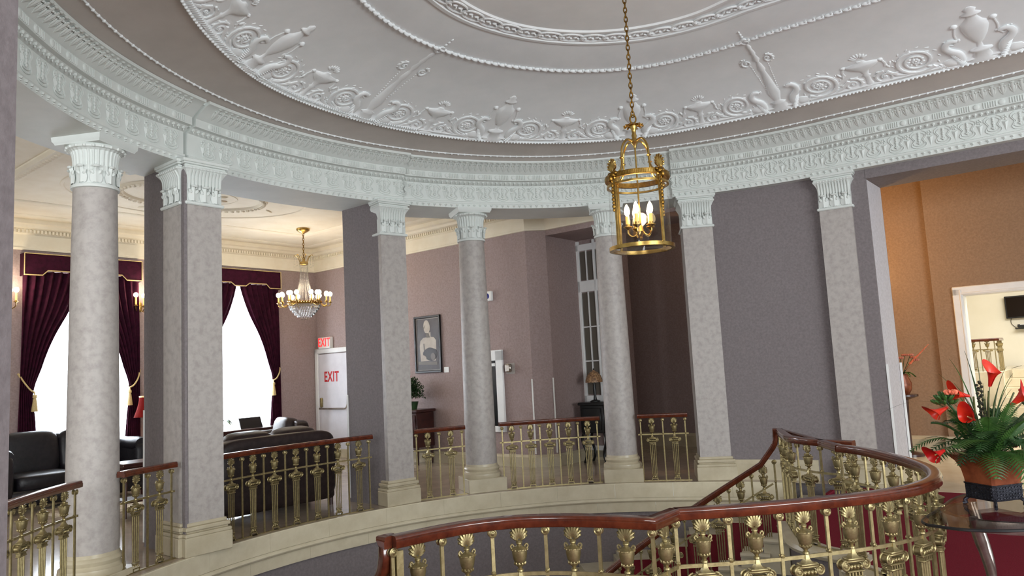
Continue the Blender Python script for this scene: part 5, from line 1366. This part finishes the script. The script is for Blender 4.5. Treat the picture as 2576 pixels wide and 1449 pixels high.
def blade(tip, m='leaf_dark', w_=.012, sag=.0):
    tip = Vector(tip); a = Vector((tip.x*.08, tip.y*.08, 0)); mid = Vector((tip.x*.3, tip.y*.3, tip.z*.7+sag)); n = 12; P = []
    for i in range(n+1):
        q = i/n; p = a*(1-q)**2+mid*2*q*(1-q)+tip*q*q; hw = w_*(1-q**1.5)/2+.0006; P.append([p+Vector((-hw, 0, 0)), p+Vector((0, .002, 0)), p+Vector((hw, 0, 0))])
    MB().grid(P).build('grass_blade', m, fl)
for tip in ((-.16, .0, .56), (-.1, -.05, .6), (-.22, .02, .48), (-.06, -.02, .5), (.06, .0, .44), (.14, -.02, .5), (-.12, .05, .42), (.22, .05, .46), (.02, .04, .55), (-.3, .0, .36), (.1, -.1, .38), (-.05, -.1, .42), (.3, -.02, .36), (-.02, -.06, .36)): blade(tip, random.choice(['leaf_dark', 'leaf_olive', 'leaf']))
blade((-.62, -.05, .27), 'leaf_olive', .008, .3)
for i in range(16): blade((random.uniform(-.34, .34), random.uniform(-.2, .1), random.uniform(.2, .44)), random.choice(['leaf_dark', 'stem_dark', 'leaf_olive']), .008)
for i in range(10):
    a = random.uniform(-pi, .1); r = random.uniform(.2, .36); frond((0, 0, .02), (r*cos(a), r*sin(a)*.8, random.uniform(-.02, .24)), .14, n=18, L=.08, m='leaf_dark')
for tip in ((-.27, -.1, .34), (.24, -.08, .3), (.12, .1, .22)): 
    c = Vector(tip); st = MB().tube([(c.x*.1, c.y*.1, 0), (c.x*.5, c.y*.5, c.z*.6), tuple(c)], .006, n=6).build('stem', 'leaf_dark', fl); b = MB()
    for ring, (n, rr, zz) in enumerate(((9, .05, -.01), (8, .036, .012), (6, .018, .028))):
        for k in range(n):
            a = 2*pi*k/n+ring*.4; b.ell(c+Vector((rr*cos(a), rr*sin(a), zz)), (.024, .010, .008), 6, 4, Matrix.Rotation(a, 3, 'Z') @ Matrix.Rotation(-.6-.25*ring, 3, 'Y'))
    b.build('succulent_rosette', 'leaf', st)
for tip in ((-.25, -.13, .38), (.27, -.18, .15)):
    c = Vector(tip); b = MB()
    for k in range(14):
        a = 2*pi*k/14; b.ell(c+Vector((.02*cos(a), .02*sin(a), .006*(k % 2))), (.018, .008, .012), 6, 4, Matrix.Rotation(a, 3, 'Z'))
    b.build('coral_bloom', 'coral', fl)
b = MB()
for k in range(26): b.ell(Vector((-.03+.012*sin(k*2.4), -.03+.012*cos(k*2.4), .2+.009*k)), (.011, .011, .008), 6, 4)
b.build('berry_spike', 'stem_dark', fl)
for tx, ty in ((.4, -.05), (.36, .1)):
    b = MB()
    for k in range(16): b.ell(Vector((tx*(.4+.04*k), ty, .06+.01*sin(k))), (.014, .012, .012), 6, 4)
    b.build('catkin', 'mahogany', fl)
b = MB()
for i in range(160):
    a = random.uniform(0, 2*pi); r = random.uniform(.02, .16); c = Vector((r*cos(a), r*sin(a), random.uniform(.0, .16))); M = Matrix.Rotation(random.uniform(0, 6.3), 3, 'Z') @ Matrix.Rotation(random.uniform(-1, 1), 3, 'Y')
    b.add([c+M @ Vector(p) for p in ((-.03, 0, 0), (0, -.012, .004), (.04, 0, 0), (0, .012, .004))], [(0, 1, 2, 3)])
b.build('filler_leaves', 'leaf_dark', fl, kind='stuff', smooth=False)

# ------------------------------------------------------------ second flower stand behind the wide opening
t = thing('flower_stand', 'stand with pink and coral flowers half hidden behind the wide opening', 'flower stand', W(-.12, 7.5, 0), ROT)
MB().lathe([(.2, 0), (.2, .04), (.05, .08), (.04, .5), (.06, .85), (.2, .9), (.2, .93)], 20).build('pedestal', 'mahogany_dark', t)
MB().lathe([(.08, .93), (.12, 1.0), (.13, 1.1), (.09, 1.2), (.1, 1.24)], 18).build('vase', 'vase_copper', t)
for i in range(9):
    a = i*.7; tp = (.22*cos(a), .16*sin(a), 1.45+.04*(i % 3)); s = MB().tube(smooth_path([(0, 0, 1.2), (tp[0]*.5, tp[1]*.5, 1.36), tp], 4), .005, n=5).build('stem', 'leaf_dark', t); b = MB()
    for k in range(9): q = 2*pi*k/9; b.ell((tp[0]+.025*cos(q), tp[1]+.025*sin(q), tp[2]), (.024, .014, .018), 6, 4, Matrix.Rotation(q, 3, 'Z'))
    b.build('blossom', 'flower_pink', s)
b = MB(); b.tube([(.05, 0, 1.3), (.4, -.02, 1.66)], .004, n=5)
for k in range(18): q = k/17; b.ell((.14+.27*q, -.02, 1.40+.27*q), (.022-.014*q, .018-.01*q, .014-.008*q), 6, 4)
b.build('flower_spike', 'coral', t)
for i in range(12): bl = leaf_blade(.2, .04, .6); bl.v = [(x, y, z+1.22) for x, y, z in bl.v]; o = bl.build('leaf', 'leaf', t); o.rotation_euler = (0, 0, i*.55)
# assumed warm wall sconce of the passage, unseen behind the opening's side
t = thing('wall_sconce', 'assumed, unseen wall sconce for the warm glow on the tan passage wall', 'sconce', W(-.55, 8.1, 2.6), ROT)
b = MB().lathe([(.0, 0), (.05, .004), (.055, .012), (.03, .022), (.012, .03)], 14); b.v = [(x, -zz, y*1.7) for x, y, zz in b.v]; b.build('back_plate', 'gold', t)
b = MB()
for x in (-.1, .1): b.tube(smooth_path([(0, -.02, 0), (x*.6, -.08, -.06), (x, -.12, .0)], 4), .008, n=6)
b.build('branch', 'gold', t)
for x in (-.1, .1): candle(t, (x, -.12, .02), .14, .016, 'bulb_round', False)
point_light('sconce_light', W(-.95, 6.75, 3.1), 72, (1.0, .58, .2), .12)  # unseen light, set away from the sconce to spread the orange glow

# ------------------------------------------------------------ doorway and bright room
t = thing('door_3', 'white door frame opening from the tan passage into the bright room', 'door frame', W(1.87, 8.0, 0), ROT, kind='structure')
for s, nm in ((-1, 'jamb'), (1, 'jamb')):
    b = MB().bbox((s*1.15, .12, 1.24), (.06, .3, 2.48), .006); b.bbox((s*1.19, -.02, 1.25), (.14, .05, 2.5), .012); b.bbox((s*1.15, -.03, 1.25), (.03, .05, 2.46), .008); b.build(nm, 'white_paint', t)
b = MB().bbox((0, .12, 2.42), (2.36, .3, .06), .006); b.bbox((0, -.02, 2.46), (2.52, .05, .14), .012); b.bbox((0, -.03, 2.42), (2.3, .05, .03), .008); b.build('head', 'white_paint', t)
# platform and steps in the bright room
t = thing('platform_steps', 'cream stone steps climbing to a landing in the bright room', 'steps', W(1.2, 12.2, 0), ROT)
for k in range(7):
    w0 = -.75-.0*k; MB().bbox((.85, -.1+.3*k-1.9+.3, .08+.16*k-.0), (2.4-.0*k+.15*(6-k), .34, .16), .008).build('step', 'marble', t)
MB().bbox((-1.9, .9, .56), (3.0, 3.5, 1.12), .01).build('landing', 'marble', t)
MB().bbox((.9, 1.7, .56), (2.7, 2.1, 1.12), .01).build('landing', 'marble', t)
pts = [W(1.2-1.9, 12.2-.75), W(1.2-.46, 12.2-.75), W(1.2-.46, 12.2-.1)]
c = pts[1]; t = thing('balustrade', 'small brass balustrade on the landing of the bright room', 'balustrade', (c.x, c.y, 1.12))
P3 = [Vector((p.x-c.x, p.y-c.y, 0)) for p in pts]; L = arclen(P3)
MB().sweep([p+Vector((0, 0, .62)) for p in P3], RAILP).build('handrail', 'mahogany', t, ang=50)
MB().sweep([p+Vector((0, 0, .42)) for p in P3], [(-.005, -.018), (.005, -.018), (.005, 0), (-.005, 0)]).build('middle_rail', 'brass', t)
for i in range(19):
    p, d = at_len(P3, L, L[-1]*i/18); rz = atan2(d.y, d.x)
    s = place(bal_mesh('post' if i % 2 == 0 else 'shaft'), 'post' if i % 2 == 0 else 'baluster', t, p, (0, 0, rz), (1, 1, .7))
    if i % 2: place(bal_mesh('capital'), 'volute_capital', s, (0, 0, .49)); place(bal_mesh('urn'), 'urn', s, (0, 0, .628)); place(bal_mesh('palmette'), 'palmette', s, (0, 0, .772))
t = thing('television', 'black flat television on the cream wall of the bright room', 'television', W(1.15, 15.0, 2.2), ROT)
MB().bbox((0, -.1, .23), (1.1, .06, .5), .01).build('casing', 'black', t); MB().box((0, -.133, .23), (1.04, .004, .44)).build('screen', 'screen', t, smooth=False); MB().bbox((0, -.04, .2), (.3, .08, .2), .01).build('wall_mount', 'black', t)
t = thing('media_box', 'small black media box on a wall shelf under the television', 'media box', W(1.0, 15.0, 1.93), ROT)
MB().bbox((0, -.12, .01), (.5, .22, .02), .004).build('shelf', 'black', t); MB().bbox((.0, -.12, .07), (.4, .2, .07), .006).build('box', 'black', t); MB().bbox((-.05, -.225, .1), (.2, .01, .02), .003).build('front_strip', 'white_plastic', t)
b = MB().tube(smooth_path([(-.3, -.02, .32), (-.33, -.02, .15), (-.24, -.03, .03)], 4), .006, n=5); b.tube([(-.05, -.05, 0), (-.05, -.05, -.18)], .008, n=5); b.build('cable', 'black', t)
area_light('daylight', W(2.6, 10.6, 4.1), W(2.2, 12.5, 0), 3.2, 3.2, 420, (1.0, .97, .9))  # unseen area light added under the ceiling to brighten the far room
